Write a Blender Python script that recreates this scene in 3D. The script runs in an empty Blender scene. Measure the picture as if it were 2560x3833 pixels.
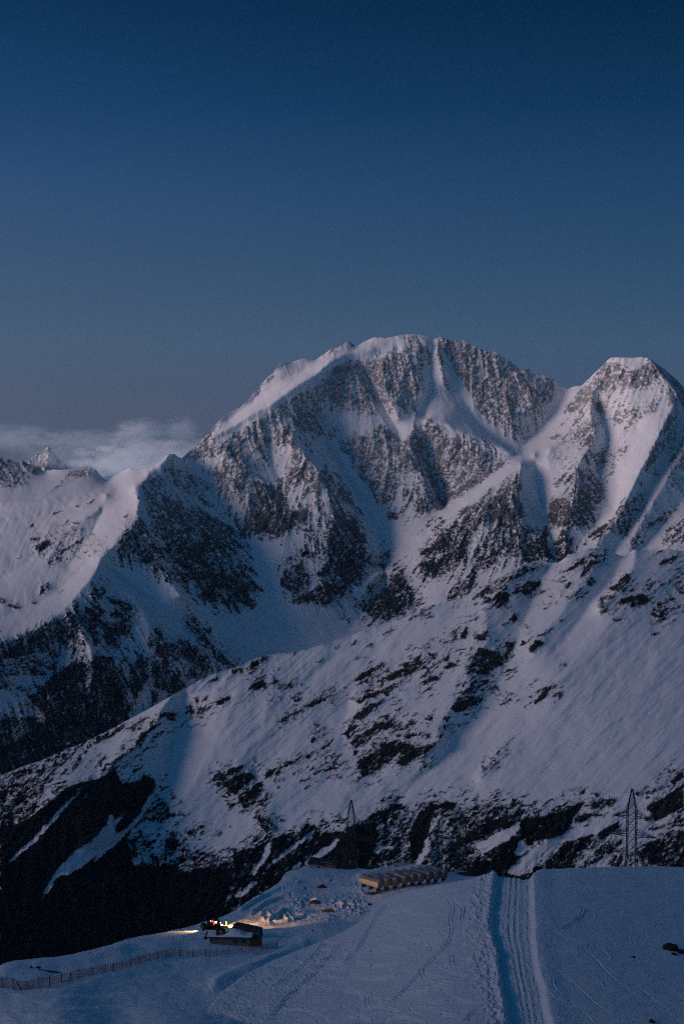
import bpy, bmesh, math, random
import numpy as np
from mathutils import Vector, Matrix
SC = bpy.context.scene
COL = SC.collection
rng = np.random.default_rng(7)
random.seed(7)

# ---------------------------------------------------------------- camera / survey
F_PX, CX, CY = 5333.0, 1280.0, 1916.5        # 50 mm on a 24 mm wide frame
TH = math.atan((1916.5 - 1550.0) / F_PX)     # camera looks 3.9 degrees below the horizon
CT, ST = math.cos(TH), math.sin(TH)

def at(px, py, d):
    """world point seen along a bearing, d metres ahead (arrays allowed)"""
    dx = (np.asarray(px, float) - CX) / F_PX
    dy = (CY - np.asarray(py, float)) / F_PX
    s = np.asarray(d, float) / (CT + dy * ST)
    return np.stack([dx * s, (CT + dy * ST) * s, (-ST + dy * CT) * s], -1)

def AV(px, py, d):
    return Vector([float(v) for v in at(px, py, d)])

cam = bpy.data.cameras.new("camera")
cam.sensor_fit = 'HORIZONTAL'; cam.sensor_width = 24.0; cam.lens = 50.0
cam.clip_start = 0.5; cam.clip_end = 120000.0
camo = bpy.data.objects.new("camera", cam)
camo.rotation_euler = (math.pi / 2 - TH, 0, 0)
COL.objects.link(camo)
SC.camera = camo

# ---------------------------------------------------------------- tagging
def tag(o, label=None, cat=None, group=None, kind=None):
    if label: o['label'] = label
    if cat: o['category'] = cat
    if group: o['group'] = group
    if kind: o['kind'] = kind
    return o

def empty(name, loc, rz=0.0):
    o = bpy.data.objects.new(name, None)
    o.location = loc; o.rotation_euler = (0, 0, rz)
    o.empty_display_size = 0.5
    COL.objects.link(o)
    return o

def link(name, me, mat, parent=None):
    o = bpy.data.objects.new(name, me)
    if mat is not None: me.materials.append(mat)
    COL.objects.link(o)
    if parent is not None: o.parent = parent
    return o

# ---------------------------------------------------------------- array tools
def fbm_lattice(x, y, seed):
    """smooth value noise on arrays, about 0..1"""
    r = np.random.default_rng(seed).random((256, 256)).astype(np.float32)
    xi = np.floor(x).astype(np.int64); yi = np.floor(y).astype(np.int64)
    fx = (x - xi).astype(np.float32); fy = (y - yi).astype(np.float32)
    fx = fx * fx * fx * (fx * (fx * 6 - 15) + 10); fy = fy * fy * fy * (fy * (fy * 6 - 15) + 10)
    x0 = xi & 255; x1 = (xi + 1) & 255; y0 = yi & 255; y1 = (yi + 1) & 255
    a = r[y0, x0]; b = r[y0, x1]; c = r[y1, x0]; d = r[y1, x1]
    return (a + (b - a) * fx) * (1 - fy) + (c + (d - c) * fx) * fy

def fbm(x, y, size, seed, octv=4, gain=0.5, rot=0.0, aniso=1.0):
    """fractal noise; rot in degrees (up to the right), aniso stretches along that direction"""
    c, s = math.cos(math.radians(rot)), math.sin(math.radians(rot))
    u = (x * c - y * s) / (size * aniso)
    v = (x * s + y * c) / size
    t = 0; amp = 1.0; tot = 0.0
    for k in range(octv):
        t = t + amp * fbm_lattice(u * 2 ** k + 17.3 * k, v * 2 ** k + 5.1 * k, seed + k)
        tot += amp; amp *= gain
    return t / tot

def blur(a, r):
    """three box blurs, radius r cells"""
    r = int(r)
    if r < 1: return a
    for _ in range(2):
        for ax in (0, 1):
            p = np.pad(a, [(r + 1, r) if k == ax else (0, 0) for k in (0, 1)], mode='edge')
            cs = np.cumsum(p, axis=ax, dtype=np.float64)
            n = a.shape[ax]
            hi = np.take(cs, np.arange(2 * r + 1, 2 * r + 1 + n), axis=ax)
            lo = np.take(cs, np.arange(0, n), axis=ax)
            a = ((hi - lo) / (2 * r + 1)).astype(np.float32)
    return a

def equalize(a):
    q = np.quantile(a[::3, ::3], np.linspace(0, 1, 257))
    return np.interp(a, q, np.linspace(0, 1, 257)).astype(np.float32)

def bil(a, fx, fy):
    h, w = a.shape
    fx = np.clip(fx, 0, w - 1.001); fy = np.clip(fy, 0, h - 1.001)
    x0 = fx.astype(np.int64); y0 = fy.astype(np.int64)
    tx = fx - x0; ty = fy - y0
    return (a[y0, x0] * (1 - tx) + a[y0, x0 + 1] * tx) * (1 - ty) + (a[y0 + 1, x0] * (1 - tx) + a[y0 + 1, x0 + 1] * tx) * ty

def smooth(t, a, b):
    t = np.clip((t - a) / (b - a), 0, 1)
    return t * t * (3 - 2 * t)

def interp_line(pts, x):
    p = np.array(pts, float); o = np.argsort(p[:, 0])
    return np.interp(x, p[o, 0], p[o, 1])

class Sheet:
    """survey map of one land mass: x0..x1 by y0..y1 in bearing units, step st"""
    def __init__(s, x0, x1, y0, y1, st=2.0):
        s.x0, s.y0, s.st = x0, y0, st
        s.w = int((x1 - x0) / st) + 1; s.h = int((y1 - y0) / st) + 1
        s.X, s.Y = np.meshgrid(x0 + st * np.arange(s.w, dtype=np.float32), y0 + st * np.arange(s.h, dtype=np.float32))
    def ij(s, x, y):
        return (np.asarray(x, float) - s.x0) / s.st, (np.asarray(y, float) - s.y0) / s.st
    def sample(s, a, x, y):
        i, j = s.ij(x, y)
        return bil(a, i, j)
    def fill(s, a, pts, val, mode='max'):
        p = np.array(pts, float)
        ix, iy = s.ij(p[:, 0], p[:, 1])
        i0, i1 = max(0, int(ix.min())), min(s.w, int(ix.max()) + 2)
        j0, j1 = max(0, int(iy.min())), min(s.h, int(iy.max()) + 2)
        if i1 <= i0 or j1 <= j0: return
        gx, gy = np.meshgrid(np.arange(i0, i1), np.arange(j0, j1))
        ins = np.zeros(gx.shape, bool)
        n = len(p)
        for k in range(n):
            xa, ya, xb, yb = ix[k], iy[k], ix[(k + 1) % n], iy[(k + 1) % n]
            if ya == yb: continue
            c = ((ya > gy) != (yb > gy)) & (gx < (xb - xa) * (gy - ya) / (yb - ya) + xa)
            ins ^= c
        sub = a[j0:j1, i0:i1]
        if mode == 'max': sub[ins] = np.maximum(sub[ins], val)
        else: sub[ins] = val

def solve_sheet(sh, lines, coarse=5.0, iters=600):
    """1/distance stretched like a membrane over ridge and gully lines (x, y, metres)"""
    x0, x1 = sh.x0, sh.x0 + sh.st * (sh.w - 1); y0, y1 = sh.y0, sh.y0 + sh.st * (sh.h - 1)
    val = None
    for cs in (coarse * 8, coarse * 4, coarse * 2, coarse):
        w = int(math.ceil((x1 - x0) / cs)) + 1; h = int(math.ceil((y1 - y0) / cs)) + 1
        fix = np.zeros((h, w), np.float64); cnt = np.zeros((h, w), np.float64)
        for L in lines:
            for (xa, ya, da), (xb, yb, db) in zip(L[:-1], L[1:]):
                n = int(max(abs(xb - xa), abs(yb - ya)) / cs * 2) + 2
                t = np.linspace(0, 1, n)
                gx = np.rint((xa + (xb - xa) * t - x0) / cs).astype(int); gy = np.rint((ya + (yb - ya) * t - y0) / cs).astype(int)
                inv = 1.0 / da + (1.0 / db - 1.0 / da) * t
                ok = (gx >= 0) & (gx < w) & (gy >= 0) & (gy < h)
                np.add.at(fix, (gy[ok], gx[ok]), inv[ok]); np.add.at(cnt, (gy[ok], gx[ok]), 1)
        m = cnt > 0
        fix[m] /= cnt[m]
        if val is None:
            a = np.full((h, w), fix[m].mean())
        else:
            gx, gy = np.meshgrid(np.arange(w) * cs / pcs, np.arange(h) * cs / pcs)
            a = bil(val, gx, gy)
        for _ in range(iters):
            a[m] = fix[m]
            p = np.pad(a, 1, mode='edge')
            a = 0.25 * (p[:-2, 1:-1] + p[2:, 1:-1] + p[1:-1, :-2] + p[1:-1, 2:])
        a[m] = fix[m]
        val = a; pcs = cs
    gi, gj = np.meshgrid(np.arange(sh.w) * sh.st / pcs, np.arange(sh.h) * sh.st / pcs)
    return bil(val, gi, gj)          # 1/distance on the fine map

def solve_tps(sh, pts, reg=2e-3):
    """thin plate through scattered (x, y, metres), in 1/distance"""
    p = np.array(pts, float); n = len(p)
    q = p[:, :2] / 500.0; v = 1.0 / p[:, 2]
    r2 = ((q[:, None] - q[None]) ** 2).sum(-1)
    K = np.where(r2 > 0, r2 * np.log(r2 + 1e-12), 0) + np.eye(n) * reg
    P = np.c_[np.ones(n), q]
    A = np.block([[K, P], [P.T, np.zeros((3, 3))]])
    sol = np.linalg.solve(A, np.r_[v, 0, 0, 0])
    cx = sh.x0 + 16 * np.arange(int(sh.w * sh.st / 16) + 2); cy = sh.y0 + 16 * np.arange(int(sh.h * sh.st / 16) + 2)
    gx, gy = np.meshgrid(cx / 500.0, cy / 500.0)
    out = sol[n] + sol[n + 1] * gx + sol[n + 2] * gy
    for k in range(n):
        d2 = (gx - q[k, 0]) ** 2 + (gy - q[k, 1]) ** 2
        out += sol[k] * d2 * np.log(d2 + 1e-12)
    gi, gj = np.meshgrid(np.arange(sh.w) * sh.st / 16, np.arange(sh.h) * sh.st / 16)
    return bil(out, gi, gj)

def flow_field(sh, inv, k=6):
    """unit downhill direction on the map"""
    d = blur((1.0 / inv).astype(np.float32), k)
    s = float(np.median(d)) / F_PX * sh.st
    dx = np.gradient(d, axis=1) / s; dz = -np.gradient(d, axis=0) / s
    fx = dz * dx; fy = 1 + dx * dx
    fx = np.clip(fx / fy, -1.6, 1.6)
    n = np.sqrt(fx * fx + 1)
    return blur((fx / n).astype(np.float32), 4), blur((1 / n).astype(np.float32), 4)

def lic(noise, fx, fy, steps, step=1.3):
    h, w = noise.shape
    acc = noise.copy(); tot = 1.0
    for sgn in (1, -1):
        px, py = np.meshgrid(np.arange(w, dtype=np.float32), np.arange(h, dtype=np.float32))
        for k in range(steps):
            i = np.clip(px + 0.5, 0, w - 1).astype(np.int32); j = np.clip(py + 0.5, 0, h - 1).astype(np.int32)
            px = px + sgn * step * fx[j, i]; py = py + sgn * step * fy[j, i]
            i = np.clip(px + 0.5, 0, w - 1).astype(np.int32); j = np.clip(py + 0.5, 0, h - 1).astype(np.int32)
            wt = 1 - k / steps
            acc += wt * noise[j, i]; tot += wt
    return acc / tot

def grid_mesh(name, V, attrs=None):
    """V: rows x cols x 3 vertex grid -> smooth shaded mesh with float attributes"""
    h, w, _ = V.shape
    me = bpy.data.meshes.new(name)
    idx = np.arange(h * w, dtype=np.int32).reshape(h, w)
    q = np.stack([idx[:-1, :-1], idx[1:, :-1], idx[1:, 1:], idx[:-1, 1:]], -1).reshape(-1)
    nf = (h - 1) * (w - 1)
    me.vertices.add(h * w); me.vertices.foreach_set('co', V.astype(np.float32).reshape(-1))
    me.loops.add(nf * 4); me.loops.foreach_set('vertex_index', q)
    me.polygons.add(nf)
    me.polygons.foreach_set('loop_start', np.arange(0, nf * 4, 4, dtype=np.int32))
    me.polygons.foreach_set('use_smooth', np.ones(nf, bool))
    for k, a in (attrs or {}).items():
        at_ = me.attributes.new(k, 'FLOAT', 'POINT')
        at_.data.foreach_set('value', a.astype(np.float32).reshape(-1))
    me.update(); me.validate(clean_customdata=False)
    return me

def mirror(x, lo=0.0, hi=2560.0):
    x = np.where(x < lo, 2 * lo - x, x)
    return np.where(x > hi, 2 * hi - x, x)

def add_skirt(V, attrs, steps):
    """rows behind the first row: (metres away from the viewer, metres down)"""
    top = V[0]
    hd = top[:, :2] / np.linalg.norm(top[:, :2], axis=1, keepdims=True)
    rows = []
    for b, dn in steps[::-1]:
        r = top.copy(); r[:, :2] += hd * b; r[:, 2] -= dn
        rows.append(r)
    V2 = np.concatenate([np.array(rows), V], 0)
    A2 = {k: np.concatenate([np.repeat(a[:1], len(steps), 0), a], 0) for k, a in attrs.items()}
    return V2, A2

TILE = {1: (0, 1400), 2: (620, 1220), 3: (1240, 1220), 4: (1776, 1220), 5: (0, 2100), 6: (620, 1880), 7: (1240, 1880),
        8: (1776, 1880), 9: (0, 2700), 10: (620, 2580), 11: (1240, 2580), 12: (1776, 2580)}
def tl(k, s):
    ox, oy = TILE[k]
    out = []
    for w in s.split():
        a, b = w.split(',')[:2]
        out.append((ox + float(a) / 2, oy + float(b) / 2))
    return out
def tld(k, s):
    """tile points with a distance: x,y,d"""
    ox, oy = TILE[k]
    out = []
    for w in s.split():
        a, b, d = w.split(',')
        out.append((ox + float(a) / 2, oy + float(b) / 2, float(d)))
    return out
# ================================================================ sky and sun
SHADE_RIDGE_TOP = -100.0
SUN_AZ, SUN_EL = -110.0, 5.5          # degrees: bearing from the view direction (left, slightly behind), height
W = bpy.data.worlds.new('World'); SC.world = W; W.use_nodes = True
nt = W.node_tree; N = nt.nodes.new; L = nt.links.new
bg = nt.nodes['Background']
tc = N('ShaderNodeTexCoord'); sx = N('ShaderNodeSeparateXYZ'); nrm = N('ShaderNodeVectorMath'); nrm.operation = 'NORMALIZE'
L(tc.outputs['Generated'], nrm.inputs[0]); L(nrm.outputs[0], sx.inputs[0])
def mth(op, a, b=None, c=None):
    n = N('ShaderNodeMath'); n.operation = op
    for i, v in enumerate((a, b, c)):
        if v is None: continue
        if isinstance(v, (int, float)): n.inputs[i].default_value = v
        else: L(v, n.inputs[i])
    return n.outputs[0]
elev = mth('MULTIPLY', mth('ARCSINE', sx.outputs['Z']), 180 / math.pi)
azim = mth('MULTIPLY', mth('ARCTAN2', sx.outputs['X'], sx.outputs['Y']), 180 / math.pi)
fac = mth('DIVIDE', mth('MAXIMUM', elev, 0.0), 90.0)
ramp = N('ShaderNodeValToRGB'); L(fac, ramp.inputs[0])
ramp.color_ramp.interpolation = 'B_SPLINE' if False else 'EASE'
ramp.color_ramp.interpolation = 'LINEAR'
def s2l(h):
    v = [int(h[i:i + 2], 16) / 255 for i in (0, 2, 4)]
    return tuple((c / 12.92 if c < 0.04045 else ((c + 0.055) / 1.055) ** 2.4) for c in v)
SKYRAMP = [(0.0, s2l('445066')), (1.5, s2l('405069')), (3.0, s2l('3a526c')), (6.0, s2l('2e4b6b')), (9.0, s2l('224369')), (12.0, s2l('10365c')), (15.5, s2l('05284a')), (24.0, (0.0008, 0.025, 0.075)), (90.0, (0.0008, 0.020, 0.060))]
els = ramp.color_ramp.elements
els[0].position = 0; els[0].color = (*SKYRAMP[0][1], 1)
els[1].position = 1; els[1].color = (*SKYRAMP[-1][1], 1)
for e, c in SKYRAMP[1:-1]:
    k = els.new(e / 90.0); k.color = (*c, 1)
azc = mth('MINIMUM', mth('MAXIMUM', azim, -45.0), 30.0)
elc = mth('MINIMUM', mth('MAXIMUM', elev, 0.0), 16.0)
gain = N('ShaderNodeCombineXYZ')
for i, (k0, k1) in enumerate(((-0.010, -0.0020), (-0.004, -0.0013), (-0.002, -0.0013))):
    kk = mth('MULTIPLY_ADD', elc, k1, k0)
    L(mth('EXPONENT', mth('MULTIPLY', azc, kk)), gain.inputs[i])
mul = N('ShaderNodeVectorMath'); mul.operation = 'MULTIPLY'
L(ramp.outputs['Color'], mul.inputs[0]); L(gain.outputs[0], mul.inputs[1])
# dawn glow low over the left horizon, outside the picture
ga = mth('DIVIDE', mth('ADD', azim, 114.0), 48.0)
gl = mth('MULTIPLY', mth('EXPONENT', mth('MULTIPLY', mth('MULTIPLY', ga, ga), -1.0)), mth('EXPONENT', mth('MULTIPLY', mth('MAXIMUM', elev, 0.0), -0.11)))
gv = N('ShaderNodeVectorMath'); gv.operation = 'SCALE'; gv.inputs[0].default_value = (0.42, 0.58, 0.74)
L(gl, gv.inputs['Scale'])
ad0 = N('ShaderNodeVectorMath'); ad0.operation = 'ADD'
L(mul.outputs[0], ad0.inputs[0]); L(gv.outputs[0], ad0.inputs[1])
# added fill glow behind the viewer, brightens slopes that face the camera
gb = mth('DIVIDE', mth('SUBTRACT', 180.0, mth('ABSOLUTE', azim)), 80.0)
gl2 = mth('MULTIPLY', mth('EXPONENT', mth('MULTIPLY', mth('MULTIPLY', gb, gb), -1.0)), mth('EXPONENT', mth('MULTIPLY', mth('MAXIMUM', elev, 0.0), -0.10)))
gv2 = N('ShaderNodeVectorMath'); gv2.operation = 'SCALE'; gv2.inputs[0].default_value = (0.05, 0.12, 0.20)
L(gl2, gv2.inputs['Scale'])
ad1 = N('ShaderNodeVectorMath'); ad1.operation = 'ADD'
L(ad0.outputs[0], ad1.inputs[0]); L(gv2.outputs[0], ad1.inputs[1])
gc = mth('DIVIDE', mth('SUBTRACT', azim, 105.0), 65.0)  # added blue glow on the right, lifts the right-facing shade
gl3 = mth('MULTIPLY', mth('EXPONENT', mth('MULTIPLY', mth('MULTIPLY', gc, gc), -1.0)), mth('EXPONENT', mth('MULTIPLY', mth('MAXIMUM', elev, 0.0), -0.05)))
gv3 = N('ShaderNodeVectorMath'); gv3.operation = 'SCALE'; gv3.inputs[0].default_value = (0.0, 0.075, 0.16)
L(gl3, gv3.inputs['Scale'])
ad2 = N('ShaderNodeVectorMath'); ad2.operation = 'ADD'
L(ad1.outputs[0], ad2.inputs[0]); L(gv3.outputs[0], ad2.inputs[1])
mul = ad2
sky = N('ShaderNodeTexSky'); sky.sky_type = 'NISHITA'; sky.sun_disc = False
sky.sun_elevation = math.radians(1.0); sky.sun_rotation = math.radians(SUN_AZ); sky.altitude = 3800
ns = N('ShaderNodeVectorMath'); ns.operation = 'SCALE'; ns.inputs['Scale'].default_value = 0.0006
L(sky.outputs['Color'], ns.inputs[0])
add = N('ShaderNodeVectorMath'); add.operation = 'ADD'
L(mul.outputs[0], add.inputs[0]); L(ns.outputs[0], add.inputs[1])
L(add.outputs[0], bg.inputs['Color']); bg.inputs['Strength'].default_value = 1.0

sl = bpy.data.lights.new('sun', 'SUN'); sl.energy = 2.95; sl.angle = math.radians(44); sl.color = (1.0, 0.74, 0.69)
so = bpy.data.objects.new('sun', sl); COL.objects.link(so)
ca, ce = math.radians(SUN_AZ), math.radians(SUN_EL)
sd = Vector((math.sin(ca) * math.cos(ce), math.cos(ca) * math.cos(ce), math.sin(ce)))
so.rotation_euler = sd.to_track_quat('Z', 'Y').to_euler(); so.location = (0, 0, 60)

SC.view_settings.view_transform = 'Standard'; SC.view_settings.look = 'None'
SC.view_settings.exposure = 0.0; SC.view_settings.gamma = 1.0
SC.cycles.volume_bounces = 3; SC.cycles.max_bounces = 4; SC.cycles.diffuse_bounces = 2
SC.cycles.filter_width = 1.2
SC.cycles.use_denoising = False          # keep the fine grain of a dusk exposure
SC.cycles.sample_clamp_indirect = 1.0
# ================================================================ the big massif with its left spur
SKY_B = [(-300, 1690, 10400), (-60, 1700, 10350), (0, 1708, 10300), (40, 1718, 10300), (60, 1732, 10280), (85, 1722, 10280), (105, 1735, 10250), (150, 1748, 10200), (165, 1765, 10180), (200, 1757, 10100), (250, 1757, 10050),
    (330, 1752, 10000), (352, 1750, 10000), (370, 1772, 9950), (387, 1791, 9900), (402, 1797, 9950), (425, 1780, 9950), (448, 1768, 9940), (470, 1757, 9900), (486, 1751, 9850), (498, 1757, 9800), (520, 1756, 9750), (540, 1751, 9700),
    (580, 1744, 9620), (608, 1722, 9610), (622, 1704, 9600), (635, 1699, 9600), (655, 1700, 9620), (668, 1711, 9700), (682, 1715, 9800),
    (705, 1690, 9900), (735, 1668, 9950), (760, 1640, 10000), (785, 1620, 10050), (800, 1597, 10100), (815, 1580, 10120), (838, 1557, 10200), (870, 1538, 10250), (900, 1524, 10300), (930, 1496, 10350), (960, 1460, 10450),
    (985, 1430, 10500), (1010, 1405, 10550), (1022, 1397, 10580), (1040, 1370, 10600), (1055, 1358, 10650), (1075, 1353, 10680), (1092, 1354, 10700), (1135, 1340, 10750), (1160, 1343, 10770), (1180, 1347, 10800),
    (1205, 1330, 10850), (1240, 1306, 10880), (1285, 1292, 10900), (1300, 1277, 10930), (1308, 1278, 10940), (1332, 1296, 10960), (1360, 1280, 10980), (1400, 1261, 11000), (1440, 1265, 11000), (1490, 1256, 11030), (1530, 1249, 11050), (1570, 1252, 11060),
    (1605, 1258, 11080), (1625, 1268, 11080), (1650, 1260, 11080), (1680, 1272, 11080), (1722, 1273, 11080), (1745, 1275, 11080), (1765, 1293, 11090), (1800, 1306, 11090), (1828, 1317, 11090), (1850, 1314, 11090), (1870, 1324, 11100),
    (1890, 1338, 11100), (1910, 1352, 11100), (1935, 1374, 11100), (1955, 1383, 11100), (1975, 1377, 11100), (1995, 1392, 11100), (2005, 1404, 11100), (2025, 1402, 11100), (2045, 1413, 11100), (2065, 1417, 11100), (2085, 1430, 11110),
    (2105, 1447, 11120), (2123, 1457, 11130), (2145, 1447, 11100), (2175, 1444, 11050), (2190, 1430, 11000), (2215, 1405, 10950), (2250, 1370, 10850), (2288, 1337, 10780), (2330, 1337, 10760), (2362, 1339, 10750), (2400, 1336, 10730),
    (2432, 1341, 10720), (2465, 1364, 10760), (2500, 1393, 10820), (2535, 1420, 10860), (2560, 1447, 10900), (2640, 1500, 11000), (2860, 1640, 11100)]
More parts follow.
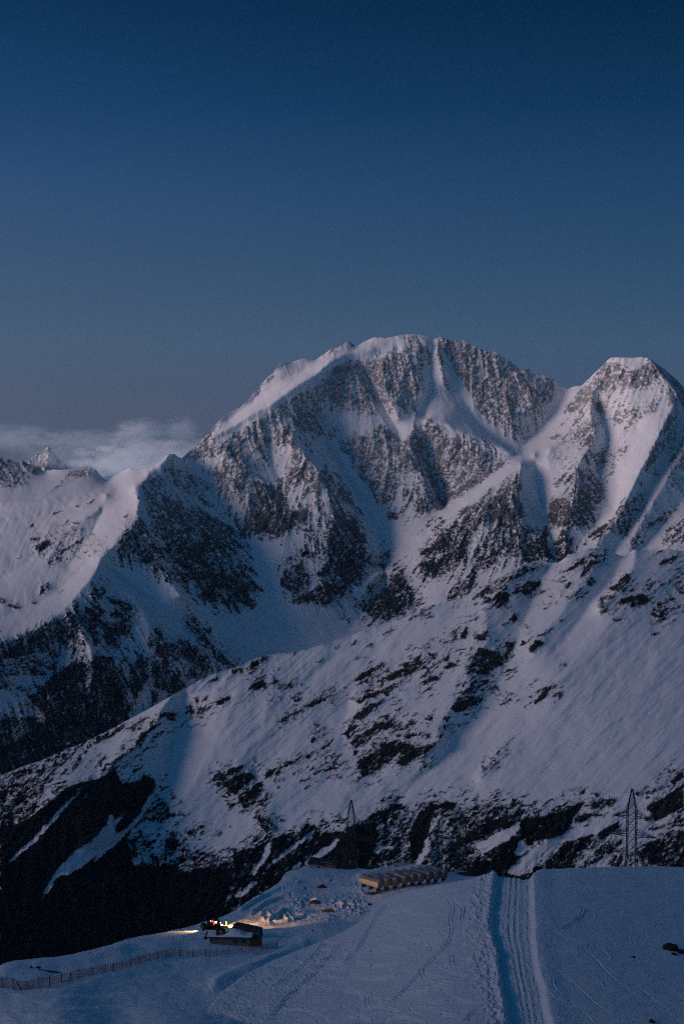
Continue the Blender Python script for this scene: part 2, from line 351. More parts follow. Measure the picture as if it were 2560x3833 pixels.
B_LINES = [SKY_B,
    # bottom of the view
    [(-300, 2950, 6200), (0, 2860, 6300), (300, 2720, 6750), (600, 2620, 7300), (780, 2545, 7750), (1050, 2450, 8450), (1300, 2440, 8500), (1560, 2330, 8650), (1950, 2190, 8800), (2260, 2130, 8900), (2560, 2130, 8950), (2860, 2150, 9000)],
    [(-300, 3000, 6100), (0, 3000, 6000), (600, 3000, 6600), (1200, 3000, 7200), (2860, 3000, 7400)],
    # spur crest
    [(635, 1700, 9600), (608, 1723, 9585), (582, 1750, 9520), (548, 1770, 9420), (553, 1788, 9330), (533, 1802, 9240), (505, 1824, 9110), (510, 1852, 8960), (527, 1875, 8850), (510, 1915, 8720), (520, 1940, 8650), (480, 1975, 8520), (450, 2015, 8380), (415, 2055, 8240), (380, 2090, 8120), (360, 2135, 7990), (330, 2180, 7830),
     (310, 2200, 7760), (280, 2240, 7620), (250, 2285, 7440), (220, 2305, 7350), (175, 2330, 7230), (100, 2370, 7060), (50, 2390, 6960), (0, 2405, 6880), (-150, 2450, 6600), (-300, 2500, 6400)],
    # left snow slope
    [(-300, 1900, 9700), (0, 1880, 9250), (150, 1880, 9200), (300, 1860, 9250), (420, 1840, 9300)],
    [(-300, 1960, 9200), (0, 1940, 9020), (150, 1925, 9050), (260, 1890, 9150)],
    [(-300, 2250, 7900), (0, 2170, 8150), (120, 2080, 8450), (250, 1990, 8700), (380, 1900, 8950)],
    [(330, 2090, 8260), (280, 2150, 8080), (230, 2200, 7920), (150, 2250, 7720), (0, 2310, 7420), (-200, 2350, 7200)],
    [(400, 1850, 9160), (370, 1930, 8900), (340, 2000, 8660), (290, 2070, 8420), (250, 2120, 8260)],
    # second rib of the spur and its gullies
    [(520, 1945, 8630), (565, 1990, 8560), (590, 2055, 8470), (610, 2125, 8360), (645, 2165, 8260), (660, 2210, 8170), (680, 2235, 8120)],
    [(400, 2100, 8200), (440, 2140, 8260), (560, 2230, 8180), (620, 2290, 8080), (660, 2350, 7950), (720, 2440, 7750), (760, 2500, 7650)],
    [(560, 1930, 8900), (640, 2060, 8830), (700, 2180, 8620), (760, 2300, 8400), (850, 2420, 8250)],
    [(250, 2290, 7430), (310, 2360, 7220), (350, 2430, 7080), (345, 2500, 6980), (335, 2600, 6830)],
    [(330, 2330, 7450), (370, 2420, 7330), (420, 2470, 7230), (450, 2600, 7010), (480, 2690, 6900)],
    [(470, 2200, 8020), (500, 2235, 7930), (545, 2300, 7760), (570, 2360, 7620), (620, 2420, 7480), (640, 2500, 7350), (660, 2560, 7270)],
    [(120, 2420, 7090), (170, 2500, 6960), (200, 2600, 6760), (215, 2680, 6650)],
    [(200, 2360, 7260), (215, 2450, 7180), (190, 2530, 6900)],
    [(670, 2385, 7720), (740, 2440, 7600), (770, 2500, 7600)],
    # gully between spur and massif
    [(682, 1716, 9830), (720, 1790, 9850), (800, 1880, 9760), (890, 1960, 9600), (950, 2020, 9420), (1000, 2110, 9180), (1020, 2200, 8960), (1030, 2300, 8720), (1050, 2400, 8500)],
    # serac edge of the hanging glacier
    [(800, 1650, 9950), (880, 1612, 10020), (940, 1570, 10080), (1020, 1540, 10140), (1060, 1515, 10220), (1130, 1468, 10330), (1185, 1435, 10430), (1230, 1390, 10560), (1265, 1370, 10680), (1310, 1350, 10780), (1400, 1348, 10830), (1450, 1310, 10880), (1520, 1300, 10900), (1600, 1290, 10950)],
    [(800, 1632, 9950), (880, 1590, 10030), (940, 1548, 10100), (1020, 1512, 10160), (1060, 1480, 10240), (1130, 1430, 10350), (1185, 1400, 10450), (1230, 1360, 10570), (1265, 1345, 10690), (1310, 1320, 10790), (1400, 1310, 10850)],
    [(850, 1572, 10200), (950, 1500, 10350), (1050, 1420, 10480), (1130, 1385, 10620), (1230, 1335, 10740)],
    # rib one
    [(1140, 1530, 10290), (1090, 1560, 10180), (1115, 1660, 9980), (1150, 1710, 9880), (1205, 1780, 9760), (1230, 1840, 9660), (1240, 1910, 9560), (1258, 1960, 9460), (1240, 2010, 9360), (1215, 2090, 9200), (1190, 2180, 9020), (1160, 2250, 8870)],
    # gullies left of rib one
    [(1000, 1640, 10060), (1020, 1700, 9960), (1040, 1780, 9830), (1075, 1870, 9680), (1080, 1960, 9450), (1060, 2050, 9240)],
    [(830, 1690, 9860), (900, 1740, 9770), (930, 1830, 9650), (925, 1900, 9560)],
    [(880, 1680, 9920), (870, 1760, 9730), (860, 1860, 9660)],
    # gully right of rib one
    [(1190, 1560, 10560), (1225, 1645, 10520), (1290, 1740, 10400), (1350, 1840, 10240), (1400, 1920, 10080), (1440, 2010, 9880), (1450, 2100, 9660), (1420, 2200, 9380), (1360, 2290, 9020), (1300, 2360, 8760)],
    # centre face
    [(1310, 1355, 10770), (1370, 1450, 10620), (1410, 1530, 10540), (1450, 1590, 10470), (1480, 1640, 10420)],
    [(1345, 1360, 10850), (1375, 1420, 10790), (1405, 1470, 10680), (1432, 1530, 10610), (1480, 1600, 10530), (1490, 1650, 10440)],
    [(1430, 1350, 10780), (1436, 1450, 10610), (1470, 1520, 10520), (1490, 1570, 10440)],
    [(1540, 1335, 10850), (1568, 1410, 10740), (1595, 1460, 10680), (1560, 1510, 10620), (1545, 1560, 10520)],
    [(1550, 1560, 10500), (1542, 1640, 10380), (1540, 1690, 10310), (1560, 1745, 10200), (1585, 1782, 10110), (1602, 1840, 10000), (1612, 1905, 9900)],
    [(1575, 1640, 10560), (1600, 1720, 10460), (1630, 1810, 10330), (1655, 1860, 10210), (1670, 1890, 10120)],
    [(1330, 1900, 10060), (1400, 1870, 10060), (1440, 1840, 10060), (1460, 1760, 10180), (1400, 1680, 10330), (1380, 1600, 10440)],
    # couloirs and the snow basin
    [(1620, 1280, 11050), (1612, 1350, 10960), (1610, 1420, 10860), (1595, 1500, 10730), (1590, 1560, 10600)],
    [(1638, 1300, 10960), (1655, 1380, 10830), (1660, 1430, 10770)],
    [(1665, 1310, 11050), (1690, 1400, 10960), (1720, 1470, 10860), (1760, 1540, 10760), (1810, 1600, 10690), (1870, 1650, 10650), (1925, 1680, 10600)],
    [(1590, 1570, 10480), (1620, 1572, 10480), (1655, 1575, 10470), (1690, 1600, 10450), (1720, 1622, 10440), (1765, 1625, 10430), (1820, 1652, 10420), (1880, 1672, 10390), (1915, 1692, 10330)],
    [(1590, 1605, 10450), (1655, 1612, 10440), (1690, 1635, 10420), (1730, 1655, 10400), (1780, 1670, 10390), (1830, 1690, 10360), (1880, 1715, 10310), (1908, 1718, 10270)],
    # right wall of the basin
    [(1940, 1400, 10980), (1900, 1470, 10880), (1850, 1530, 10800), (1830, 1580, 10730)],
    [(2010, 1440, 10980), (2000, 1500, 10860), (1950, 1560, 10760), (1900, 1600, 10680)],
    [(2123, 1458, 11120), (2080, 1540, 10980), (2010, 1620, 10830), (1950, 1680, 10600), (1930, 1700, 10430)],
    # diagonal ramp
    [(1940, 1690, 10400), (1900, 1730, 10240), (1810, 1800, 10080), (1720, 1870, 9920), (1640, 1930, 9780), (1560, 2000, 9650), (1500, 2080, 9520)],
    [(1950, 1745, 10050), (1880, 1800, 9900), (1790, 1860, 9760), (1740, 1900, 9680), (1680, 1960, 9570), (1610, 2030, 9450), (1560, 2090, 9330)],
    # spur under the ramp
    [(1951, 1740, 10040), (1942, 1790, 9900), (1948, 1830, 9800), (1940, 1870, 9700), (1955, 1940, 9520), (1962, 2000, 9380), (2035, 2020, 9330), (2065, 2090, 9140), (2070, 2150, 8980)],
    [(1840, 1880, 9640), (1780, 1960, 9480), (1720, 2060, 9280), (1700, 2130, 9100)],
    [(2000, 1700, 10280), (2010, 1800, 10160), (2030, 1880, 9980), (2050, 1960, 9720), (2062, 2030, 9480), (2080, 2120, 9120)],
    # rib below the second summit
    [(2220, 1420, 10820), (2215, 1500, 10600), (2208, 1545, 10500), (2233, 1620, 10360), (2230, 1650, 10290), (2180, 1710, 10120), (2155, 1765, 9980), (2165, 1840, 9800), (2130, 1900, 9640), (2110, 1990, 9420), (2120, 2060, 9220)],
    [(2230, 1510, 10720), (2256, 1570, 10620), (2275, 1640, 10460), (2240, 1760, 10220), (2256, 1830, 10040), (2270, 1880, 9900), (2230, 1960, 9620), (2186, 2000, 9450), (2150, 2080, 9200)],
    [(2060, 1680, 10320), (2050, 1720, 10220), (2080, 1800, 10000), (2060, 1900, 9760)],
    # bright ridge right
    [(2432, 1342, 10710), (2486, 1410, 10560), (2540, 1480, 10430), (2525, 1520, 10350), (2500, 1560, 10270), (2470, 1620, 10130), (2440, 1690, 9980), (2400, 1755, 9850), (2370, 1820, 9730), (2330, 1900, 9570), (2290, 1970, 9420), (2240, 2030, 9280)],
    [(2360, 1420, 10600), (2360, 1500, 10480), (2380, 1600, 10330), (2330, 1720, 10120), (2310, 1830, 9930), (2290, 1900, 9790)],
    [(2560, 1550, 10560), (2520, 1650, 10370), (2480, 1740, 10160), (2430, 1830, 9930), (2390, 1910, 9740), (2330, 2010, 9470), (2290, 2080, 9280)],
    [(2640, 1560, 10450), (2570, 1690, 10170), (2510, 1760, 9990), (2470, 1840, 9810), (2420, 1920, 9620), (2360, 2020, 9370)],
    [(2650, 1750, 10250), (2560, 1870, 9900), (2480, 1960, 9680), (2400, 2060, 9350)],
    [(2680, 1850, 9900), (2560, 1960, 9570), (2500, 2020, 9410), (2460, 2080, 9250)],
    # glacier tongue
    [(1480, 2120, 9400), (1420, 2150, 9330), (1330, 2260, 9060), (1260, 2320, 8820)],
    [(1495, 2145, 9300), (1540, 2200, 9150), (1560, 2280, 8930)],
]
# rock: density, streak angle, outline (tile pixels)
B_ROCK = """
2 .58 35 260,900 400,890 560,780 660,710 800,650 900,600 1040,520 1140,440 1230,350 1380,270 1450,290 1300,480 1220,540 1110,610 1000,640 880,700 700,780 560,880 400,960 290,995 200,990 130,985
2 .55 50 340,790 420,690 380,760 300,890 240,910
2 .5 50 660,500 800,360 820,380 740,470 600,580
2 .6 20 860,300 900,268 940,270 900,305
2 .55 40 1170,230 1280,155 1230,222 1140,255
2 .95 0 1362,150 1370,112 1430,152 1390,175
2 .76 30 940,680 1040,620 1110,650 1170,760 1160,800 1060,780 960,760
2 .5 0 690,800 850,760 960,760 985,880 880,900 800,890 690,900
2 .6 20 980,960 1060,990 1170,1120 1200,1200 1120,1230 1000,1180 910,1180 900,1090 980,1040
2 .56 20 500,900 620,960 620,1100 600,1280 500,1310 400,1200 360,1100 420,1050 480,960
2 .74 25 640,1150 840,1200 900,1280 920,1330 870,1390 820,1560 620,1530 580,1450 640,1350 660,1250
2 .74 25 900,1400 1050,1380 1060,1440 1000,1480 880,1560 830,1560
2 .66 -45 1180,1060 1250,1130 1360,1220 1450,1320 1490,1400 1420,1400 1300,1290 1220,1200
2 .74 -45 1220,1280 1320,1350 1420,1470 1450,1568 1280,1568 1260,1420
2 .5 -45 1170,920 1240,980 1220,1030 1150,980
2 .42 35 1220,540 1320,460 1420,500 1568,480 1568,600 1450,600 1300,580
2 .4 20 1300,850 1568,830 1568,1200 1450,1150 1350,1000
2 .3 60 690,900 790,910 780,1060 660,1000
2 .45 20 1080,1340 1190,1310 1180,1370 1060,1390
3 .52 -20 0,300 100,290 190,270 260,430 320,480 300,500 200,500 120,480 0,600
3 .62 0 220,270 380,240 390,450 420,560 460,640 400,620 330,490 270,390
3 .58 20 390,240 580,170 640,330 710,480 640,560 550,620 470,640 430,560 400,440
3 .52 20 580,160 740,150 700,280 650,360 600,240
3 .42 0 0,480 130,520 260,560 330,620 320,680 200,640 60,600 0,640
3 .5 0 0,750 60,780 50,850 0,830
3 .44 25 100,850 250,820 380,740 480,820 600,880 620,1000 690,1100 600,1100 480,1180 380,1180 300,1080 180,1080 100,980
3 .54 25 200,1100 420,1180 520,1180 480,1260 430,1340 320,1330 280,1220
3 .52 20 410,1390 520,1400 480,1460 430,1450
3 .55 20 580,780 650,770 690,900 620,940 590,880
3 .6 20 690,740 830,760 830,840 950,850 1050,880 1070,930 1180,940 1240,990 1330,1000 1130,1150 1000,1260 860,1330 800,1400 720,1380 740,1240 690,1110 640,1000 640,900 700,860
3 .55 20 600,1250 720,1250 740,1400 640,1400 580,1350
3 .62 35 810,90 1000,110 1150,170 1280,220 1380,300 1480,320 1560,480 1550,600 1420,700 1300,760 1180,720 1120,640 1090,560 1040,480 950,380 860,220 810,150
3 .52 20 830,360 900,470 910,540 860,540 840,450
3 .42 85 790,190 820,200 850,340 820,340
3 .66 35 1380,1090 1430,1150 1400,1240 1420,1340 1430,1450 1300,1450 1180,1470 1050,1500 900,1568 840,1568 900,1480 1030,1400 1060,1330 1200,1290 1330,1180
3 .8 35 640,850 690,870 690,960 620,950
3 .74 20 980,950 1060,880 1070,930 1180,940 1240,990 1230,1010 1120,990 1010,1010
3 .95 0 120,120 135,110 190,150 150,175
4 .33 50 330,760 480,650 560,640 480,740 400,860 330,860
4 .5 50 460,380 600,400 590,560 500,640 460,560
4 .56 40 780,500 870,400 890,560 850,580 740,640 640,660 740,550
4 .6 20 880,390 1020,250 1100,290 1150,330 1290,270 1350,270 1410,370 1300,430 1180,470 1060,450 1000,510 900,470
4 .76 20 1170,360 1310,290 1400,360 1290,420 1180,460 1160,400
4 .42 0 1000,690 1150,620 1330,570 1400,600 1240,680 1170,720 1060,740
4 .42 0 880,560 1000,560 1000,640 900,650
4 .52 35 830,700 920,720 920,800 830,850 700,890 600,930 640,860 740,780
4 .62 20 1030,940 1160,900 1170,930 1060,960
4 .58 20 850,950 1000,950 1040,1000 1040,1050 1000,1100 900,1040
4 .64 0 760,1050 860,1060 960,1200 970,1290 870,1420 860,1500 700,1520 580,1480 550,1370 600,1300 760,1290 730,1180
4 .8 20 780,1220 900,1220 960,1290 860,1400 780,1330
4 .42 35 560,1180 740,1090 740,1150 620,1200
4 .28 35 520,940 740,930 700,1000 540,1000
4 .52 50 1450,680 1540,640 1480,820 1400,950 1300,1080 1230,1120 1300,980 1380,840
4 .9 20 1370,800 1405,790 1400,815 1380,815
4 .48 50 1480,940 1568,800 1568,1000 1510,1030 1470,960
4 .32 50 1370,1150 1568,1000 1568,1060 1430,1160
4 .38 35 1420,1200 1568,1100 1568,1180 1430,1230
4 .4 35 1420,470 1510,500 1540,530 1480,600 1460,560
4 .9 -45 1370,290 1420,330 1568,440 1568,530 1530,500 1470,430 1410,360
4 .62 50 980,1500 1010,1420 1100,1330 1200,1270 1250,1310 1150,1420 1060,1480 960,1550
4 .52 50 1080,1480 1180,1380 1240,1340 1180,1450 1100,1568 1060,1568
4 .42 50 1220,1150 1280,1150 1270,1200 1220,1200
4 .48 35 1270,1500 1450,1370 1510,1330 1420,1450 1290,1540
4 .55 50 1490,1540 1568,1470 1568,1568
8 .64 50 890,240 1010,120 1090,40 1130,60 1000,210 910,270
8 .55 50 1090,150 1180,70 1250,0 1270,30 1180,150
8 .42 35 1270,190 1400,120 1500,40 1520,30 1420,150 1300,200
8 .62 50 1170,280 1240,260 1250,300 1200,350 1170,340
8 .58 50 1400,290 1480,220 1568,150 1568,290 1480,300
8 .62 50 600,290 670,200 740,300 730,380 640,430 600,380
8 .62 20 560,0 840,0 900,60 830,160 750,180 680,170 600,190 560,100
8 .56 20 0,0 350,0 360,150 480,200 530,280 580,430 540,440 350,460 340,390 200,420 30,520 0,500 0,360 150,180
8 .8 20 350,340 440,290 530,300 480,380 540,400 430,440 350,440
8 .95 -45 510,170 540,180 540,300 515,260
7 .7 30 640,400 760,310 870,180 1010,90 1180,40 1050,280 980,440 960,500 860,520 740,580 680,540 650,470 900,370
7 .85 35 650,470 760,420 900,390 880,480 760,520 680,550
7 .84 35 230,800 300,720 420,640 490,540 530,520 600,640 630,720 560,840 420,890 300,870
7 .46 35 850,720 930,600 1080,570 1080,630 980,720 840,750
7 .4 20 40,900 100,840 130,900 90,950
7 .3 20 230,420 450,370 440,470 260,560
6 .74 30 1200,260 1280,120 1400,140 1510,250 1490,400 1470,560 1360,640 1340,700 1200,770 1060,750 1010,790 940,740 1080,660 1250,560 1120,540 1240,430
6 .72 30 860,600 940,480 1010,440 1050,520 1100,560 1060,620 960,690 890,660
6 .56 30 980,370 1050,330 1120,380 1240,300 1260,340 1110,400 1000,420
6 .45 20 1060,280 1220,210 1200,240 1090,290
6 .3 20 850,420 980,400 960,460 860,470
6 .55 0 760,570 830,560 830,620 780,610
6 .72 30 580,140 640,80 800,60 1060,60 1050,110 960,170 850,270 800,230 680,250 640,230
6 .62 -40 0,60 130,0 250,60 400,130 520,200 640,330 540,360 560,470 720,660 640,680 690,770 660,800 540,740 500,700 550,820 480,800 390,760 290,720 250,640 230,570 160,540 0,380
6 .86 -40 120,240 250,370 330,480 480,560 620,640 690,780 600,760 450,700 330,620 400,760 300,700 330,580 240,430 130,350
6 .35 -40 560,420 700,520 720,560 560,500
1 .5 -40 1060,800 1180,790 1260,900 1420,990 1568,1080 1568,1568 1300,1568 1240,1420 1180,1260 1120,1150 1160,1050 1060,900
1 .72 -40 1250,980 1400,1000 1440,1090 1330,1120 1240,1050
1 .72 -40 1230,1180 1400,1200 1568,1350 1568,1500 1400,1380 1260,1330
1 .5 -40 1420,790 1568,820 1568,880 1450,830
1 .3 -40 1230,650 1400,760 1500,760 1500,900 1350,870 1200,760
1 .5 85 950,1150 1040,1090 1130,1190 1180,1310 1220,1400 1180,1480 1120,1420 1020,1420 900,1340 880,1260
1 .97 35 250,1300 350,1240 385,1250 350,1310 270,1340
1 .85 35 220,1245 290,1215 305,1230 230,1260
1 .85 35 350,1410 440,1350 470,1310 560,1260 605,1245 540,1290 480,1330 440,1380 360,1430
1 .75 35 110,1395 210,1335 150,1380
1 .75 35 205,1150 240,1110 295,1130 250,1160
1 .85 35 650,970 705,942 690,972
1 .6 35 460,1120 520,1090 530,1100 480,1130
1 .45 35 340,1050 520,1010 430,1060
1 .45 20 560,990 620,980 600,1000
1 .65 20 640,1080 700,1065 680,1085
1 .45 20 540,1110 620,1110 570,1130
1 .95 20 930,1060 970,1048 940,1075
1 .75 20 720,1280 770,1265 740,1292
1 .85 35 760,1360 820,1318 790,1350
1 .55 20 770,1215 820,1215 780,1226
1 .6 -40 1000,860 1030,930 1055,950 1010,935
1 .15 35 380,1120 650,1150 820,1320 500,1420 300,1350
1 .68 -20 0,620 80,640 100,700 70,760 210,790 100,820 0,810
1 .68 -20 120,650 200,640 230,680 300,690 300,720 220,740 160,720
1 .58 35 370,900 420,830 470,770 540,720 620,715 700,700 740,740 680,730 600,770 540,760 480,800 420,850
5 .75 35 300,210 370,160 380,170 330,230 260,270 300,240
5 .8 35 345,22 390,0 400,5
5 .75 20 0,310 0,270 40,290 30,310
5 .55 20 30,340 150,310 140,325 180,330 150,345
5 .75 35 440,240 470,230 460,250
5 .55 35 230,310 290,300 270,325
5 .62 65 0,620 150,580 350,470 480,410 560,400 620,420 600,480 590,640 480,680 440,560 380,680 280,690 170,710 0,740
5 .92 20 0,670 150,640 130,710 0,740
5 .42 0 0,800 170,730 440,740 420,830 250,860 80,860 0,880
5 .55 65 0,880 60,900 60,960 0,960
5 .22 65 80,920 230,940 200,990 80,1000
5 .87 30 690,210 780,210 800,260 720,300
5 .87 -20 640,340 740,320 780,390 740,430 650,400
5 .72 -40 800,270 940,300 1000,350 950,480 880,420 900,350 820,310
5 .87 0 810,380 920,390 920,430 820,420
5 .84 -40 560,390 740,430 720,500 740,620 700,650 680,560 620,500
5 .75 -40 720,440 880,460 990,480 940,560 840,560 910,610 910,660 800,640 780,560
5 .86 65 690,710 840,720 920,860 970,1080 970,1200 800,1290 560,1400 300,1568 0,1568 0,1400 220,1300 340,1180 350,1000 380,870 500,800 560,760 640,760 660,820 600,900 600,1000 640,960 690,850
5 .88 65 690,710 840,720 920,860 970,1080 970,1200 850,1250 800,1100 840,950 760,880 690,900
5 .86 65 200,1010 300,960 380,870 400,1050 350,1150 260,1080
5 .56 65 400,900 500,800 640,760 660,820 590,960 500,1120 400,1130
5 .68 85 0,1180 160,1170 330,1180 250,1330 0,1420
5 .95 65 0,1440 250,1330 400,1200 560,1150 800,1230 960,1180 980,1210 480,1440 200,1568 0,1600
5 .72 65 970,780 1050,700 1110,720 1110,870 1060,980 1020,970 970,900
5 .67 -40 1090,590 1160,590 1260,650 1270,780 1330,880 1400,940 1290,1000 1200,960 1140,930 1120,780 1180,740
5 .58 35 1250,640 1340,570 1480,660 1500,700 1568,700 1568,880 1420,900 1380,850 1460,790 1400,750 1300,700
5 .92 -40 1290,820 1390,930 1300,990
5 .95 85 1140,960 1190,1040 1130,1090
5 .75 -40 1150,500 1210,530 1270,650 1200,640
5 .52 -40 1390,430 1450,430 1568,620 1568,700 1450,530
6 .58 -45 140,890 220,880 300,1020 420,1140 560,1250 480,1250 400,1200 260,1080
6 .82 -20 270,930 330,940 330,1000 290,980
6 .82 -20 470,1030 530,1020 510,1060
6 .65 -45 520,1130 590,1200 540,1200
"""
B_SNOW = """
7 640,1060 660,980 700,900 760,830 700,870 640,960
3 640,570 720,520 780,500 960,500 1080,600 1170,720 1300,860 1200,845 1000,790 830,690 700,680 630,700
3 760,130 790,180 770,300 730,480 690,480 725,300
3 830,200 900,300 1010,480 1090,620 1000,600 920,480 850,330
3 1400,920 1420,1050 1200,1190 1050,1330 900,1400 740,1430 640,1450 800,1395 1000,1265 1340,1015
2 400,875 540,770 800,630 1020,490 1220,330 1380,250 1568,240 1568,85 1430,150 1300,200 1120,255 1020,245 940,285 820,410 640,570 500,645 430,700 380,790
4 360,1040 550,900 600,1000 560,1350 550,1480 400,1500 345,1250
4 1500,560 1440,690 1300,960 1180,1180 1000,1480 900,1520 1050,1120 1250,690 1400,630
4 1040,240 1290,240 1290,268 1200,322 1140,290
4 610,450 780,450 760,520 600,660 450,870 330,950 560,680
6 560,260 760,300 850,500 830,750 1250,800 1440,1000 600,1200 300,900 560,830 700,790 725,650 650,340
2 1180,820 1300,900 1568,1300 1568,1480 1300,1120 1080,880
3 0,880 60,900 330,1320 440,1568 330,1568 0,1000
3 490,680 600,640 610,720 560,860 500,830
3 330,540 380,600 480,720 470,800 390,700
"""
B_NORIB = """
1 330,770 1000,800 1050,950 900,1230 660,1568 0,1568 0,900
5 0,0 740,0 500,370 200,540 0,610
5 760,40 1000,130 1300,420 1500,560 1400,640 1240,560 1050,280 850,120
4 330,950 520,900 760,800 800,980 560,1120 360,1040
"""
# ================================================================ the long ridge in the middle distance
SKY_E = [(-300, 2990, 4450), (-100, 2930, 4550), (0, 2906, 4600), (50, 2885, 4620), (100, 2865, 4650), (175, 2840, 4680), (240, 2806, 4720), (280, 2794, 4750), (325, 2775, 4780), (360, 2757, 4800), (400, 2740, 4830), (470, 2700, 4860), (545, 2661, 4900),
    (620, 2618, 4930), (660, 2596, 4950), (700, 2575, 4960), (770, 2535, 5000), (820, 2517, 5020), (870, 2502, 5040), (915, 2487, 5060), (950, 2465, 5080), (1000, 2454, 5100), (1050, 2445, 5120), (1110, 2442, 5140), (1150, 2430, 5150), (1220, 2410, 5180), (1240, 2401, 5200),
    (1315, 2377, 5230), (1390, 2352, 5260), (1440, 2335, 5290), (1500, 2320, 5310), (1540, 2300, 5330), (1590, 2272, 5360), (1625, 2264, 5370), (1670, 2255, 5390), (1730, 2240, 5410), (1780, 2212, 5440), (1840, 2180, 5470), (1890, 2150, 5500), (1920, 2132, 5520), (1950, 2117, 5540),
    (1996, 2105, 5560), (2066, 2108, 5600), (2090, 2106, 5600), (2126, 2080, 5600), (2200, 2055, 5620), (2256, 2050, 5640), (2281, 2060, 5650), (2316, 2078, 5660), (2336, 2082, 5670), (2356, 2070, 5670), (2376, 2056, 5660), (2426, 2060, 5680), (2466, 2062, 5680), (2496, 2052, 5690), (2560, 2065, 5700), (2860, 2090, 5750)]
E_LINES = [SKY_E,
    [(-300, 3720, 3950), (0, 3660, 4020), (400, 3590, 4080), (780, 3470, 4160), (1100, 3260, 4280), (1280, 3280, 4320), (1700, 3320, 4330), (2000, 3290, 4280), (2560, 3270, 4230), (2860, 3270, 4200)],
    [(-300, 3900, 3800), (2860, 3900, 3800)],
    # nose rib
    [(640, 2608, 4930), (595, 2672, 4820), (595, 2700, 4780), (555, 2745, 4715), (510, 2785, 4650), (475, 2820, 4600), (445, 2848, 4560), (400, 2895, 4500), (370, 2916, 4470), (250, 2950, 4400), (150, 3030, 4300)],
    [(400, 2895, 4500), (410, 2960, 4420), (380, 3050, 4320), (330, 3150, 4230)],
    # bowl behind it
    [(690, 2600, 4990), (670, 2700, 4900), (650, 2800, 4800), (640, 2900, 4690), (600, 2980, 4600), (540, 3060, 4500), (450, 3160, 4380), (360, 3260, 4280), (250, 3400, 4170)],
    [(900, 2560, 4970), (860, 2680, 4830), (800, 2800, 4710), (720, 2950, 4560), (640, 3060, 4460)],
    [(1000, 2640, 4880), (960, 2760, 4760), (900, 2860, 4640), (840, 2960, 4560), (760, 3060, 4450)],
    # rocky divide and couloir left of the buttress
    [(1330, 2520, 5050), (1300, 2650, 4900), (1280, 2780, 4755), (1250, 2880, 4640), (1150, 3000, 4520), (1060, 3060, 4460)],
    [(960, 2890, 4650), (990, 2960, 4550), (975, 3040, 4460), (985, 3100, 4400)],
    # main buttress
    [(1950, 2120, 5535), (1890, 2200, 5400), (1815, 2280, 5270), (1820, 2350, 5170), (1828, 2400, 5100), (1780, 2460, 5030), (1745, 2515, 4960), (1760, 2570, 4890), (1690, 2650, 4800), (1640, 2720, 4730), (1645, 2780, 4670)],
    [(1600, 2440, 5090), (1540, 2520, 5000), (1440, 2600, 4900), (1350, 2640, 4860)],
    [(1520, 2440, 5130), (1440, 2540, 5020), (1380, 2600, 4960)],
    [(1640, 2780, 4670), (1560, 2830, 4640), (1450, 2860, 4630), (1360, 2900, 4620)],
    [(2050, 2125, 5620), (1990, 2255, 5410), (1950, 2340, 5250), (1910, 2480, 5065), (1850, 2580, 4960), (1780, 2670, 4880), (1700, 2790, 4750), (1620, 2880, 4650), (1500, 2980, 4560)],
    # right hand ridge
    [(2270, 2065, 5640), (2235, 2090, 5580), (2180, 2195, 5400), (2090, 2310, 5230), (2010, 2400, 5100), (1990, 2440, 5050)],
    [(2330, 2085, 5660), (2290, 2170, 5520), (2230, 2240, 5380), (2160, 2330, 5250), (2080, 2430, 5100)],
    [(2376, 2060, 5650), (2370, 2130, 5500), (2300, 2220, 5330), (2240, 2280, 5230)],
    [(2510, 2170, 5480), (2420, 2250, 5330), (2300, 2330, 5200), (2180, 2440, 5060), (2100, 2540, 4920), (2040, 2610, 4850)],
    [(1870, 2770, 4740), (1800, 2860, 4660), (1750, 2940, 4580)],
    [(1890, 2790, 4690), (1840, 2860, 4610), (1790, 2910, 4560)],
    # cliffs at the foot
    [(1610, 3010, 4520), (1580, 3120, 4420), (1560, 3240, 4340)],
    [(1650, 3020, 4490), (1620, 3120, 4370), (1600, 3200, 4310)],
    [(1400, 3020, 4500), (1330, 3100, 4380), (1300, 3200, 4310)],
    [(1960, 3030, 4480), (1940, 3120, 4350), (1860, 3200, 4290)],
    [(2120, 3040, 4470), (2060, 3140, 4350), (1990, 3160, 4340)],
    [(2470, 3040, 4480), (2400, 3120, 4380), (2320, 3200, 4300)],
]
